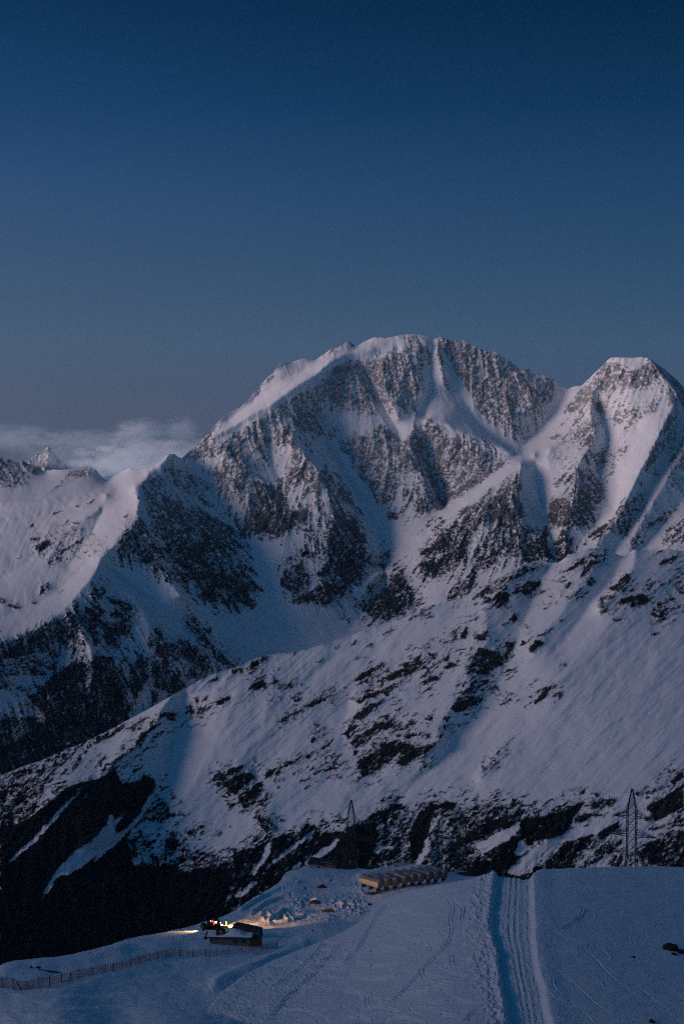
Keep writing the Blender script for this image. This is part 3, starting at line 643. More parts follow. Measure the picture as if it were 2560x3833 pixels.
E_ROCK = """
9 .42 33 0,430 200,340 480,220 720,120 900,30 940,10 960,40 800,130 600,240 450,340 380,430 330,560 200,600 0,700
9 .6 33 0,470 200,480 330,520 260,680 100,780 0,800
9 .3 33 380,430 600,240 660,220 560,380
9 0.99 50 0,790 160,760 340,640 510,490 740,430 800,390 860,310 880,380 900,460 1010,460 1090,400 1160,440 1160,500 1100,590 1050,680 1000,800 960,880 1000,1080 1330,1085 1345,1150 1568,1085 1568,1568 0,1568
9 .56 35 960,880 1130,600 1230,600 1260,650 1280,690 1220,760 1100,740 1000,800
9 .62 35 960,880 1110,890 1140,960 1000,1040 830,970
9 .42 35 1200,880 1320,930 1400,1000 1300,1090 1100,1100 1000,1090 1150,1000
9 .6 20 1230,690 1360,690 1360,710 1240,720
9 .92 50 1190,0 1190,40 1100,90 1080,160 1000,210 900,290 940,310 860,320 890,280 1010,180 1060,90
5 .8 20 950,1250 1060,1190 1130,1170 1050,1220 980,1270
5 .8 20 1160,1150 1340,1130 1300,1190 1200,1170
10 .82 85 140,190 160,120 200,130 220,190
10 .82 85 230,190 240,130 330,140 260,190
10 .75 20 350,110 470,50 490,80 400,120
10 .92 20 205,75 250,68 240,112
10 .92 20 275,78 325,48 305,85
10 .82 20 0,190 110,170 70,200 60,240 20,210
6 .8 20 300,1350 390,1310 400,1325 320,1352
6 .72 35 500,1260 570,1240 560,1280 510,1300
6 .75 35 590,1250 640,1200 720,1160 780,1155 730,1190 640,1270
6 .75 0 900,1132 1000,1122 960,1142
6 .87 35 610,1412 730,1328 748,1380 690,1402
6 .87 35 770,1372 840,1308 842,1350
6 .82 20 850,1390 960,1338 952,1390 880,1388
6 .7 20 775,1245 860,1238 840,1257
6 .85 20 640,1462 672,1438 660,1468
6 .85 35 680,1445 705,1428 690,1450
6 .75 35 1120,1197 1200,1158 1150,1197
6 .65 20 1250,1102 1305,1072 1290,1100
10 .82 35 830,245 1000,150 1060,160 960,210 860,250
10 .72 35 1030,130 1150,60 1260,0 1240,60 1180,90 1060,150
10 .78 35 330,690 480,600 590,565 570,605 400,692
10 .92 35 410,710 560,640 640,630 680,660 560,750 500,780 450,740
10 .76 35 540,800 720,690 730,720 650,790 560,830
10 .87 35 550,840 700,750 735,755 660,860 590,902
10 .76 -40 670,950 700,920 760,980 820,1010 750,1090 700,1020
10 .82 35 730,650 830,590 1000,510 1032,488 990,540 830,620 740,672
10 .82 35 1050,512 1112,448 1112,490 1060,522
10 .95 35 1080,385 1180,328 1192,345 1090,397
10 .76 35 1130,462 1190,420 1282,358 1250,400 1150,472
10 .62 35 1160,502 1250,428 1240,460 1180,512
10 .82 35 970,712 1120,630 1280,570 1342,540 1280,602 1140,632 1010,702
10 .65 35 1030,742 1130,680 1140,690 1050,750
10 .95 20 1438,100 1440,85 1568,18 1568,60 1460,90
10 .78 35 1370,272 1440,170 1568,90 1568,140 1470,212
10 .64 35 1380,392 1568,270 1568,360 1400,472
10 .88 20 1430,552 1480,510 1568,540 1568,630 1470,672 1450,612
10 .68 35 130,1075 250,1028 362,1018 240,1062 220,1102
10 .74 35 330,1102 440,1048 400,1092
10 .52 0 0,940 190,940 100,960 20,975
10 .3 35 0,1050 150,1090 200,1250 60,1290 0,1250
10 .8 50 470,1040 480,1010 476,1050
11 .92 20 200,105 200,75 430,-10 350,45 240,85
11 .78 35 130,270 200,190 420,50 370,115 240,215
11 .78 25 140,387 330,270 480,220 440,285 300,352
11 .82 25 480,305 600,240 650,240 540,312
11 .6 25 330,440 460,385 560,345 700,320 660,350 500,400 440,470
11 .84 15 200,545 250,500 400,440 500,400 620,420 600,500 500,480 420,560 350,610 230,672 210,620
11 .9 20 480,552 620,450 800,388 790,412 700,492 620,520 550,582
11 .58 25 160,482 250,450 400,400 330,440
11 .62 35 470,152 580,105 480,190
11 .85 25 600,200 650,175 640,195
11 .86 20 900,155 950,60 1050,55 1142,68 1110,112 1020,150 960,175
11 .82 20 950,32 1050,-30 1060,20
11 .82 65 820,285 860,265 862,325
11 .72 65 830,200 890,210 860,255
11 .74 20 930,265 990,245 960,278
11 .74 65 780,372 800,308 820,372
11 .6 35 690,200 770,190 740,240 700,240
11 .88 50 1105,655 1200,540 1250,460 1285,435 1250,505 1180,595
11 .5 50 900,820 1100,655 1110,650 960,790
11 .45 50 1260,432 1400,340 1475,285 1300,430
11 .92 35 1508,105 1568,58 1568,100
11 .5 35 0,1080 230,1000 420,870 560,860 600,1000 650,930 740,860 810,870 860,840 940,860 1000,900 1200,870 1400,900 1568,900 1568,1420 0,1340
11 .8 35 230,1000 290,955 420,870 555,855 460,920 330,990
11 0.99 65 580,1100 640,960 730,865 815,870 750,970 740,1080 650,1250 600,1310
11 .84 20 840,895 850,850 935,858 900,905
11 .88 28 1060,1050 1240,1010 1400,920 1415,940 1240,1065 1000,1172 880,1245 850,1200
11 0.99 50 1395,1015 1450,968 1568,955 1568,1140 1470,1135 1410,1085
11 .84 28 1000,1322 1180,1260 1425,1150 1360,1080 1280,1150 1160,1235
11 0.99 20 860,1400 1000,1340 1385,1275 1200,1395 1000,1425
11 .92 20 290,1315 330,1240 500,1195 480,1275
11 .88 50 0,1090 240,1010 350,1000 300,1180 200,1320 0,1320
11 .8 35 860,1010 960,980 950,1010 870,1050
11 .55 35 1000,890 1240,840 1150,920 1080,920
12 .96 30 320,1022 360,980 500,960 620,920 830,838 822,872 740,940 720,1040 660,1092 530,1132 420,1150 360,1112
12 .84 25 730,962 860,930 955,940 750,1015
12 .88 20 858,850 950,828 1085,818 1040,855 920,902 860,892
12 .94 35 908,1092 980,1030 1080,968 1085,1040 940,1132
12 .92 35 348,1255 430,1170 535,1150 430,1212 360,1278
12 .88 35 600,1240 680,1150 890,1088 890,1130 760,1262 700,1342 560,1352 390,1402 500,1310
12 .64 50 800,1302 950,1170 1000,1140 1130,1130 1050,1202 850,1332
12 .6 50 960,1322 1080,1230 1120,1250 1100,1332
12 .95 35 1278,902 1350,840 1460,780 1568,700 1568,880 1440,942 1350,1002 1320,930
12 .84 35 1455,695 1568,585 1568,660 1480,712
12 .83 40 1225,1240 1300,1150 1568,1060 1568,1322 1400,1332 1260,1292 1240,1315
12 .52 35 1330,1052 1568,960 1568,1030 1350,1062
12 .85 35 1200,785 1290,725 1280,745 1215,795
12 .95 35 770,795 865,715 800,790
12 .95 35 415,945 585,848 445,945
12 .64 35 0,930 100,870 220,870 270,855 180,912 60,962
12 .88 28 0,1042 60,1010 330,920 332,942 120,1062 0,1122
12 .88 30 0,1292 120,1280 260,1090 355,1140 300,1222 320,1282 220,1362 0,1422
12 .6 35 1290,790 1420,700 1400,740 1300,800
8 .64 35 20,700 140,600 300,540 350,480 420,490 320,580 200,600 60,722
8 .84 20 290,572 350,480 470,490 560,472 480,502 400,520 330,562
8 .74 20 270,682 400,590 500,590 440,692 340,702
8 .7 65 100,752 200,650 280,700 250,760 180,802
8 .72 65 250,882 310,838 325,902
8 .92 20 -10,1025 90,978 80,1032
8 .88 65 238,1142 280,1015 298,1080 250,1172
7 .84 0 1000,1282 1060,1180 1100,1090 1280,1130 1350,1150 1260,1232 1150,1292
7 .94 0 1050,1345 1180,1322 1175,1348 1060,1365
7 .88 20 1058,1020 1162,965 1150,1012
7 .84 35 798,1192 880,1130 912,1060 880,1182 820,1202
7 .84 20 828,1232 900,1188 932,1230 860,1258
7 .74 30 540,1222 680,1130 660,1242 560,1302 480,1322 380,1352 300,1390 360,1330 470,1270 560,1250
7 .74 50 710,1082 805,1005 720,1112 710,1212
7 .8 50 968,1012 1000,930 1032,960 1000,1022
7 .74 50 900,1040 940,960 950,980 930,1050
7 .68 35 570,892 640,838 740,778 772,770 680,832 600,882
7 .8 35 655,882 740,828 722,865
7 .84 35 378,1002 490,928 462,962 390,1004
7 .88 50 145,1085 190,1028 182,1072
7 .95 35 252,1094 328,1032 302,1072
7 .84 30 150,1350 210,1300 300,1240 430,1188 350,1252 260,1322
7 .65 50 908,795 962,742 942,792
7 .65 50 915,825 965,778 930,822
7 .74 50 1000,785 1055,715 1020,780
7 .94 22 198,1475 330,1418 480,1350 590,1315 460,1382 215,1492
7 .74 30 620,1382 730,1308 825,1305 700,1372
7 .74 20 678,1432 735,1415 700,1436
7 .74 30 918,1372 1005,1338 950,1380
7 .78 65 958,1432 1040,1370 1052,1422 1000,1442
7 .55 30 0,1410 70,1330 40,1390
8 .84 35 678,505 740,470 850,388 905,368 830,432 760,482 710,512
8 .6 35 600,560 680,500 640,560
8 .84 40 778,562 830,490 900,420 960,380 1005,400 940,422 880,492 820,552
8 .84 35 828,602 880,560 912,590 860,632
8 .74 35 628,672 700,600 745,588 660,682
8 .74 35 678,722 780,640 815,638 740,702
8 .94 30 528,765 592,728 560,762
8 .84 40 512,805 565,775 525,805
8 .92 40 1000,642 1080,600 1120,530 1170,540 1172,580 1080,672
8 .82 40 928,735 972,688 950,735
8 .7 20 908,832 1005,785 980,832
8 .88 22 1040,775 1110,720 1270,690 1325,740 1230,782 1150,792 1210,740 1090,772
8 .78 30 1250,662 1345,615 1310,662
8 .8 30 1318,842 1380,810 1465,778 1440,822 1350,865
8 .42 30 1290,802 1480,680 1495,740 1340,800
8 .93 20 1368,462 1400,430 1535,398 1480,442 1400,468
8 .84 40 1290,432 1390,362 1415,362 1340,412
8 .66 35 1490,642 1568,610 1568,690 1520,682
8 .66 0 1000,882 1125,868 1060,898
8 .84 20 1318,995 1395,965 1350,998
8 .6 40 1000,1068 1060,1025 1115,995 1030,1065
8 .55 40 720,1162 830,1095 800,1115
8 .45 65 600,1245 670,1180 685,1235
8 .93 40 400,1115 440,1048 490,1038 515,1048 420,1122
8 .55 40 450,1022 540,960 615,915 540,990
8 .74 0 615,882 705,868 650,890
8 .94 45 438,1505 540,1400 605,1352 540,1452 460,1515
8 .35 20 180,1490 330,1440 320,1490 200,1530
8 .5 45 640,1340 600,1390 430,1430 560,1370
10 .86 50 -20,1300 100,1330 200,1385 300,1340 400,1300 500,1290 490,1220 660,1195 780,1120 830,1105 950,1070 960,1105 1040,1010 1110,1010 1180,1080 1310,1075 1400,1040 1568,1080 1568,1900 -20,1900
10 0.99 50 -20,1340 200,1400 400,1330 500,1400 450,1568 300,1900 -20,1900
9 0.99 50 0,1500 1568,1500 1568,1900 0,1900
10 .45 35 80,1200 350,1230 480,1290 200,1380 60,1300
11 .9 35 0,1340 1568,1380 1568,1600 0,1600
12 .9 35 0,1400 1568,1320 1568,1600 0,1600
"""
E_SNOW = """
9 620,470 600,530 480,660 380,770 250,920 80,1060 30,1130 80,1040 250,880 380,730 480,630 560,560
9 740,850 800,780 810,700 840,700 840,760 960,670 870,780 850,850 960,800 1050,700 1100,600 1160,540 1110,660 1020,770 880,910 680,1075 740,990 620,1085 500,1155 440,1165 390,1240 300,1355 330,1270 420,1120 540,990 680,900
9 640,560 665,525 650,580
10 800,1290 960,1165 1110,1050 1110,1080 980,1180 870,1260 810,1320
10 640,1380 720,1260 780,1140 800,1180 740,1300 660,1400
10 500,1568 640,1460 700,1440 640,1500 560,1568
10 1040,1290 1180,1200 1310,1100 1300,1140 1200,1240 1060,1340
10 940,1340 1010,1290 1020,1320 960,1360
11 1100,1225 1360,1058 1395,1085 1130,1235
11 630,1330 720,1120 740,1080 720,1200 660,1325
11 730,1090 820,960 830,900 800,960 740,1060
11 1300,1375 1568,1240 1568,1290 1400,1400
11 420,1040 470,1020 440,1080
11 340,1180 480,1180 320,1230
12 0,1160 330,1010 340,1050 100,1170 0,1230
12 340,1130 420,1190 340,1250 300,1230
12 440,1180 900,1010 1100,930 1130,960 900,1080 700,1130 420,1280 220,1390
12 410,1130 460,1060 520,970 490,1040 420,1135
12 720,1040 740,960 745,1020
"""
# ================================================================ materials
def mat(name, col, rough=0.8, emis=None, es=0.0, metal=0.0, noise=0.0, nscale=3.0):
    m = bpy.data.materials.new(name); m.use_nodes = True
    nt = m.node_tree; b = nt.nodes['Principled BSDF']
    b.inputs['Base Color'].default_value = (*col, 1); b.inputs['Roughness'].default_value = rough
    b.inputs['Metallic'].default_value = metal
    if noise > 0:
        tc = nt.nodes.new('ShaderNodeTexCoord'); nz = nt.nodes.new('ShaderNodeTexNoise')
        nz.inputs['Scale'].default_value = nscale; nz.inputs['Detail'].default_value = 6
        mr = nt.nodes.new('ShaderNodeMapRange'); mr.inputs[1].default_value = 0.3; mr.inputs[2].default_value = 0.7
        mr.inputs[3].default_value = 1 - noise; mr.inputs[4].default_value = 1 + noise
        vm = nt.nodes.new('ShaderNodeVectorMath'); vm.operation = 'SCALE'; vm.inputs[0].default_value = col
        nt.links.new(tc.outputs['Object'], nz.inputs['Vector']); nt.links.new(nz.outputs['Fac'], mr.inputs[0])
        nt.links.new(mr.outputs[0], vm.inputs['Scale']); nt.links.new(vm.outputs[0], b.inputs['Base Color'])
    if emis:
        b.inputs['Emission Color'].default_value = (*emis, 1); b.inputs['Emission Strength'].default_value = es
    return m

def land_material(name, snow, rock_a, rock_b, rscale, low=None, zlo=0, zhi=1):
    """snow and rock split by the surveyed rock attribute"""
    m = bpy.data.materials.new(name); m.use_nodes = True
    nt = m.node_tree; N = nt.nodes.new; L = nt.links.new
    b = nt.nodes['Principled BSDF']; b.inputs['Roughness'].default_value = 0.85
    b.inputs['Specular IOR Level'].default_value = 0.0
    a = N('ShaderNodeAttribute'); a.attribute_name = 'rock'
    tc = N('ShaderNodeTexCoord')
    nz = N('ShaderNodeTexNoise'); nz.inputs['Scale'].default_value = rscale; nz.inputs['Detail'].default_value = 8; nz.inputs['Roughness'].default_value = 0.65
    L(tc.outputs['Object'], nz.inputs['Vector'])
    r = N('ShaderNodeMix'); r.data_type = 'RGBA'
    r.inputs[6].default_value = (*rock_a, 1); r.inputs[7].default_value = (*rock_b, 1)
    mr = N('ShaderNodeMapRange'); mr.inputs[1].default_value = 0.35; mr.inputs[2].default_value = 0.65
    L(nz.outputs['Fac'], mr.inputs[0]); L(mr.outputs[0], r.inputs[0])
    rc = r.outputs[2]
    if low:                                            # darker rock and scrub low down; the massif's paler top has alpenglow in its colour
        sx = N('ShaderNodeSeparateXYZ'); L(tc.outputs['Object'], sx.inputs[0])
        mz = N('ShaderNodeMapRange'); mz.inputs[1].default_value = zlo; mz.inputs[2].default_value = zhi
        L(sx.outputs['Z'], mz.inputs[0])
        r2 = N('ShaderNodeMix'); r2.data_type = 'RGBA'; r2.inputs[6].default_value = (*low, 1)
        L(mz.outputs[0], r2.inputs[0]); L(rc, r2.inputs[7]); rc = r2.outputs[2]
    mx = N('ShaderNodeMix'); mx.data_type = 'RGBA'; mx.inputs[6].default_value = (*snow, 1)
    L(a.outputs['Fac'], mx.inputs[0]); L(rc, mx.inputs[7]); L(mx.outputs[2], b.inputs['Base Color'])
    return m

SNOW = (0.83, 0.84, 0.86)
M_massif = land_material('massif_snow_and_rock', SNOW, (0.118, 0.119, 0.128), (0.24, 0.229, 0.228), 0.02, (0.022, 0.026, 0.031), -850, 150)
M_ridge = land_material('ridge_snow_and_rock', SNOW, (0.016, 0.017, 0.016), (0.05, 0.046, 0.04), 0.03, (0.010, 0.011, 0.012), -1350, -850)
M_far = land_material('far_snow_and_rock', SNOW, (0.07, 0.065, 0.065), (0.14, 0.12, 0.11), 0.01)

# ================================================================ mountain builder
ANG = (-45, -40, -20, 0, 15, 20, 22, 25, 28, 30, 33, 35, 40, 45, 50, 60, 65, 85)
def quant(a):
    return min((-42, -20, 0, 22, 34, 48, 65, 85), key=lambda q: abs(q - a))

def n2f(X, Y, seed):
    return equalize(fbm(X, Y, 5, seed + 66, 3, 0.6, 20, 1.6))

def paint(sh, txt, snow_txt, scale, seed, fx, fy, inv, edge=2, contrast=0.16, stretch=3.0, rockmax=0.95, floor=0.0, ribs=0.0, den_k=1.0, norib='', ribrot=None, wrp=22.0):
    """coverage by outline, broken up along its bedding -> rock amount"""
    X, Y = sh.X, sh.Y
    Xm = mirror(X)
    groups = {}
    for ln in txt.strip().splitlines():
        w = ln.split(None, 3)
        k, den, an = int(w[0]), float(w[1]) * den_k, quant(float(w[2]))
        groups.setdefault(an, np.zeros((sh.h, sh.w), np.float32))
        sh.fill(groups[an], tl(k, w[3]), den)
    neg = np.zeros((sh.h, sh.w), np.float32)
    for ln in snow_txt.strip().splitlines():
        w = ln.split(None, 1)
        sh.fill(neg, tl(int(w[0]), w[1]), 1.0)
    wx = (fbm(X, Y, 26, seed + 90, 3) - 0.5); wy = (fbm(X, Y, 26, seed + 95, 3) - 0.5)
    # ragged outlines: look the map up through a small warp
    gi, gj = sh.ij(np.clip(Xm + wx * wrp, sh.x0, None), Y + wy * wrp * 0.7)
    neg = blur(bil(neg, gi, gj), edge)
    nf = fbm(X, Y, scale * 0.55, seed + 77, 4, 0.65, 50, 2.6)
    neg = smooth(neg - 1.3 * (nf - 0.5), 0.3, 0.7)
    nfe = equalize(nf)
    streak = lic(rng.random((sh.h, sh.w)).astype(np.float32), fx, fy, 14)
    streak = equalize(blur(streak, 1))
    big = equalize(fbm(X, Y, 70, seed + 70, 3))
    rock = np.zeros((sh.h, sh.w), np.float32); cover = np.zeros((sh.h, sh.w), np.float32)
    for an, g in groups.items():
        P = bil(g, gi, gj)
        P = 0.5 * P + 0.5 * blur(P, edge)
        if floor: P = np.maximum(P, floor * np.clip(blur(P, 14) * 2.2, 0, 1))
        n1 = fbm(X + wx * 30, Y + wy * 30, scale, seed + 3 + abs(an), 5, 0.62, an, stretch)
        n = equalize(n1 * 1.0 + 0.30 * (streak - 0.5) * 0.5 + 0.16 * (big - 0.5))
        P = P * (1 - neg) * (1 + (1 / den_k - 1) * smooth(Y, 1750, 2050)) if ribrot is None else P * (1 - neg)
        r = smooth(P - n, -contrast * 0.5, contrast * 0.5)
        r[P < 0.04] = 0
        rock = np.maximum(rock, r); cover = np.maximum(cover, P)
    # finer stones and ledges around the painted bands
    near = np.clip(blur(cover, 7) * 0.5, 0, 0.36) * (1 - neg)
    r2 = smooth(near - nfe, -0.10, 0.10); r2[near < 0.03] = 0
    rock = np.maximum(rock, r2)
    if ribs:                                            # ledges and ribs showing through between the gullies
        near = np.clip(blur(cover, 22) * 1.1, 0, ribs) * (1 - neg)
        if ribrot is not None: nr = equalize(equalize(fbm(X + wx * 20, Y + wy * 20, 6, seed + 62, 4, 0.6, ribrot, 4.0)) + 0.45 * (1 - big))
        else: nr = equalize(0.75 * equalize(lic(fbm(X, Y, 9, seed + 61, 3, 0.6).astype(np.float32), fx, fy, 16)) + 0.5 * n2f(X, Y, seed) + 0.35 * (1 - big))
        nb = np.zeros_like(neg)
        for ln in norib.strip().splitlines():
            w = ln.split(None, 1); sh.fill(nb, tl(int(w[0]), w[1]), 1.0)
        near = near * (1 - blur(nb, 10))
        r3 = smooth(near - nr, -0.09, 0.09); r3[near < 0.05] = 0
        rock = np.maximum(rock, r3)
    return rock * (rockmax + (1 - rockmax) * smooth(Y, 1750, 2100)), cover

def make_land(name, sh, lines, sky, txt, snow_txt, material, ybot, amp, seed, scale, nx, ny, jag, skirt, contrast=0.16, gul=1.0, FL=0.3, rockmax=0.95, stretch=3.0, warp=0, base=0.25, floor=0.0, ribs=0.0, waves=0.0, den=1.0, norib='', ribrot=None):
    inv = solve_sheet(sh, lines)
    inv = 0.2 * inv + 0.8 * blur(inv.astype(np.float32), 3)
    SMS = [(float(x), float(interp_line(sky, np.linspace(x - 350, x + 350, 41)).mean())) for x in np.arange(-300, 2900, 40)]
    if warp: inv = inv / (1 - warp * np.clip((sh.X - 650) / 1910, 0, 1.2) * np.clip((sh.Y - interp_line(SMS, sh.X)) / 900, 0, 1))
    fx, fy = flow_field(sh, inv)
    rock, cover = paint(sh, txt, snow_txt, scale, seed, fx, fy, inv, contrast=contrast, rockmax=rockmax, stretch=stretch, floor=floor, ribs=ribs, den_k=den, norib=norib, ribrot=ribrot, wrp=14.0 if ribrot is not None else 22.0)
    X, Y = sh.X, sh.Y
    D = 1.0 / inv
    cov = blur(cover, 8)
    # gullies and flutes run downhill
    l1 = lic(fbm(X, Y, 46, seed + 11, 2).astype(np.float32), fx, fy, 36, 1.6)
    l2 = lic(fbm(X, Y, 15, seed + 15, 2).astype(np.float32), fx, fy, 22, 1.4)
    l3 = lic(rng.random((sh.h, sh.w)).astype(np.float32), fx, fy, 14); l3 = blur(l3, 1)
    g1 = np.abs(equalize(l1) - 0.5) * 2; g2 = equalize(l2); g3 = equalize(l3)
    iso = fbm(X, Y, 60, seed + 21, 5, 0.5)
    rough = fbm(X, Y, 11, seed + 31, 4, 0.6, 30, 2.0)
    rb = blur(rock, 2)
    D = D + amp * (gul * (base + (1 - base) * cov) * (0.55 * (g1 - 0.5) + 0.34 * (g2 - 0.5)) + 0.10 * (g3 - 0.5) * (FL + cov) + 0.8 * (iso - 0.5) * (0.35 + 0.65 * cov))
    D = D - amp * (0.16 * rb + 0.50 * rock * (rough - 0.45) + 0.55 * cov * (rough - 0.5))
    if waves:                                           # wind-packed runnels slanting down the slope
        D = D + waves * (1 - cov) * (14 * (fbm(X, Y, 80, seed + 81, 3, 0.5, 44, 3.0) - 0.5) + 4.5 * (fbm(X, Y, 22, seed + 85, 3, 0.5, 42, 5.0) - 0.5) + 1.6 * (fbm(X, Y, 7, seed + 88, 2, 0.5, 40, 7.0) - 0.5))
    # vertex columns follow the skyline
    x0 = sky[0][0] + 20; x1 = sky[-1][0] - 20
    xs = np.linspace(x0, x1, nx)
    yc = interp_line(sky, xs)
    cj = sh.sample(cov, mirror(xs), yc + 8)
    yc = yc + jag * (fbm(xs, xs * 0, 14, seed + 51, 4, 0.6) - 0.5) * (0.25 + 1.6 * cj)
    yb = interp_line(ybot, xs)
    t = np.linspace(0, 1, ny) ** 0.93
    XX = np.repeat(xs[None], ny, 0); YY = yc[None] + (yb - yc)[None] * t[:, None]
    dd = sh.sample(D, XX, YY)
    # keep each column receding upward so that no slope overhangs
    V = at(XX, YY, dd)
    A = {'rock': sh.sample(rock, XX, YY)}
    V, A = add_skirt(V, A, skirt)
    o = link(name, grid_mesh(name, V, A), material)
    tag(o, kind='structure')
    return o, sh, D

shB = Sheet(-300, 2860, 1230, 3010)
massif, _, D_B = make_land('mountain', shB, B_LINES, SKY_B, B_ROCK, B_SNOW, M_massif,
    [(-300, 2990), (0, 2960), (400, 2800), (800, 2600), (1100, 2500), (1300, 2470), (1600, 2370), (2000, 2240), (2860, 2200)],
    75.0, 100, 4.6, 1400, 640, 9.0, [(60, 25), (250, 160), (900, 700), (3000, 1900)], contrast=0.22, rockmax=0.86, stretch=2.4, FL=0.22, base=0.10, floor=0.16, ribs=0.21, norib=B_NORIB, den=0.80)
shE = Sheet(-300, 2860, 2030, 3910)
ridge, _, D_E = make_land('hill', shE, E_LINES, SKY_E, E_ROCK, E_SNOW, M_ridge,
    [(-300, 3760), (0, 3720), (400, 3640), (780, 3540), (1000, 3440), (1300, 3360), (2860, 3360)],
    26.0, 300, 5.5, 1330, 640, 5.0, [(25, 6), (100, 60), (400, 330), (1200, 1000)], contrast=0.22, gul=0.8, FL=0.10, warp=0.13, base=0.09, floor=0.06, waves=1.6, den=1.08, stretch=4.6, ribs=0.2, ribrot=31, rockmax=1.0)

# ---------------------------------------------------------------- far peak and snow beyond the saddle
def far_peak(name, sky, d0, d1, ybot, seed, amp, rk):
    xs = np.linspace(sky[0][0], sky[-1][0], 220)
    yc = interp_line(sky, xs) + 3 * (fbm(xs, xs * 0, 12, seed, 4) - 0.5)
    t = np.linspace(0, 1, 70)
    XX = np.repeat(xs[None], 70, 0); YY = yc[None] + (ybot - yc)[None] * t[:, None]
    top = yc.min()
    D = d0 - (d0 - d1) * (YY - top) / (ybot - top)
    D = D + amp * (np.abs(fbm(XX, YY, 34, seed + 4, 5, 0.55, 60, 2.0) - 0.5) * 2 - 0.5)
    pk = sky[int(np.argmin([p[1] for p in sky]))][0]
    D = D + np.abs(XX - pk) * 10 * (XX > pk) + np.abs(XX - pk) * 4 * (XX < pk)
    r = smooth(rk - fbm(XX, YY, 12, seed + 9, 4, 0.6, 50, 2.0), -0.06, 0.06)
    V, A = add_skirt(at(XX, YY, D), {'rock': r * 0.8}, [(150, 80), (900, 700), (2500, 1800)])
    o = link(name, grid_mesh(name, V, A), M_far)
    return tag(o, kind='structure')
far_peak('far_mountain', [(40, 1790), (90, 1742), (120, 1715), (140, 1698), (160, 1688), (172, 1676), (180, 1672), (188, 1678), (205, 1698), (225, 1722), (240, 1735), (275, 1760), (330, 1800), (420, 1840)], 27500, 26200, 1900, 500, 330, 0.58)

# ---------------------------------------------------------------- unseen ridge on the left, added and shaped to keep low sun off the near snow
ys = np.linspace(-9000, 15000, 160); us = np.linspace(-1, 1, 40)
YS, US = np.meshgrid(ys, us)
crest = np.interp(YS, [-9000, -300, 900, 2600, 15000], [2900, 2900, 2500, -250, -300]) + 200 * (fbm(YS, YS * 0, 1800, 610, 4) - 0.5) * 2
hx = -7600 + US * 2900 + 300 * (fbm(YS, US * 3000, 900, 620, 4) - 0.5)
hz = -1700 + (crest + 1700) * (1 - np.abs(US) ** 1.15) + 200 * (fbm(YS, hx, 600, 630, 4) - 0.5) * (1 - np.abs(US))
rk = smooth(fbm(YS, hx, 300, 640, 5, 0.6) - 0.55, -0.05, 0.08)
tag(link('shade_ridge', grid_mesh('shade_ridge', np.stack([hx, YS, hz], -1), {'rock': rk * 0.9}), M_massif), kind='structure')

# base ground to the horizon
R_ = np.concatenate([[1.0], np.geomspace(400, 22000, 60)]); T_ = np.linspace(0, 2 * math.pi, 145)
RR, TT = np.meshgrid(R_, T_)
gz = -1780 + 120 * (fbm(RR * np.cos(TT) + 9e4, RR * np.sin(TT) + 9e4, 2500, 650, 4) - 0.5) - RR ** 2 / 1.3e7
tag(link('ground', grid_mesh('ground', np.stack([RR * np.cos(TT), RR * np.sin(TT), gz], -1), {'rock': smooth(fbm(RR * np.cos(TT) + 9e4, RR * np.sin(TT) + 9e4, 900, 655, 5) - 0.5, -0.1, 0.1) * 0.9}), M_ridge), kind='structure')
# ================================================================ near snow
M_snow = bpy.data.materials.new('near_snow'); M_snow.use_nodes = True
_n = M_snow.node_tree; _b = _n.nodes['Principled BSDF']
_b.inputs['Base Color'].default_value = (*SNOW, 1); _b.inputs['Roughness'].default_value = 0.7; _b.inputs['Specular IOR Level'].default_value = 0.2
_tc = _n.nodes.new('ShaderNodeTexCoord'); _nz = _n.nodes.new('ShaderNodeTexNoise'); _nz.inputs['Scale'].default_value = 1.6; _nz.inputs['Detail'].default_value = 8; _nz.inputs['Roughness'].default_value = 0.7
_bp = _n.nodes.new('ShaderNodeBump'); _bp.inputs['Strength'].default_value = 0.6; _bp.inputs['Distance'].default_value = 0.35
_n.links.new(_tc.outputs['Object'], _nz.inputs['Vector']); _n.links.new(_nz.outputs['Fac'], _bp.inputs['Height']); _n.links.new(_bp.outputs[0], _b.inputs['Normal'])

def c6(s):
    return [(1280 + float(a) / 1.225, 3000 + float(b) / 1.225) for a, b in (w.split(',') for w in s.split())]
def c5(s):
    return [(float(a) / 1.225, 3000 + float(b) / 1.225) for a, b in (w.split(',') for w in s.split())]

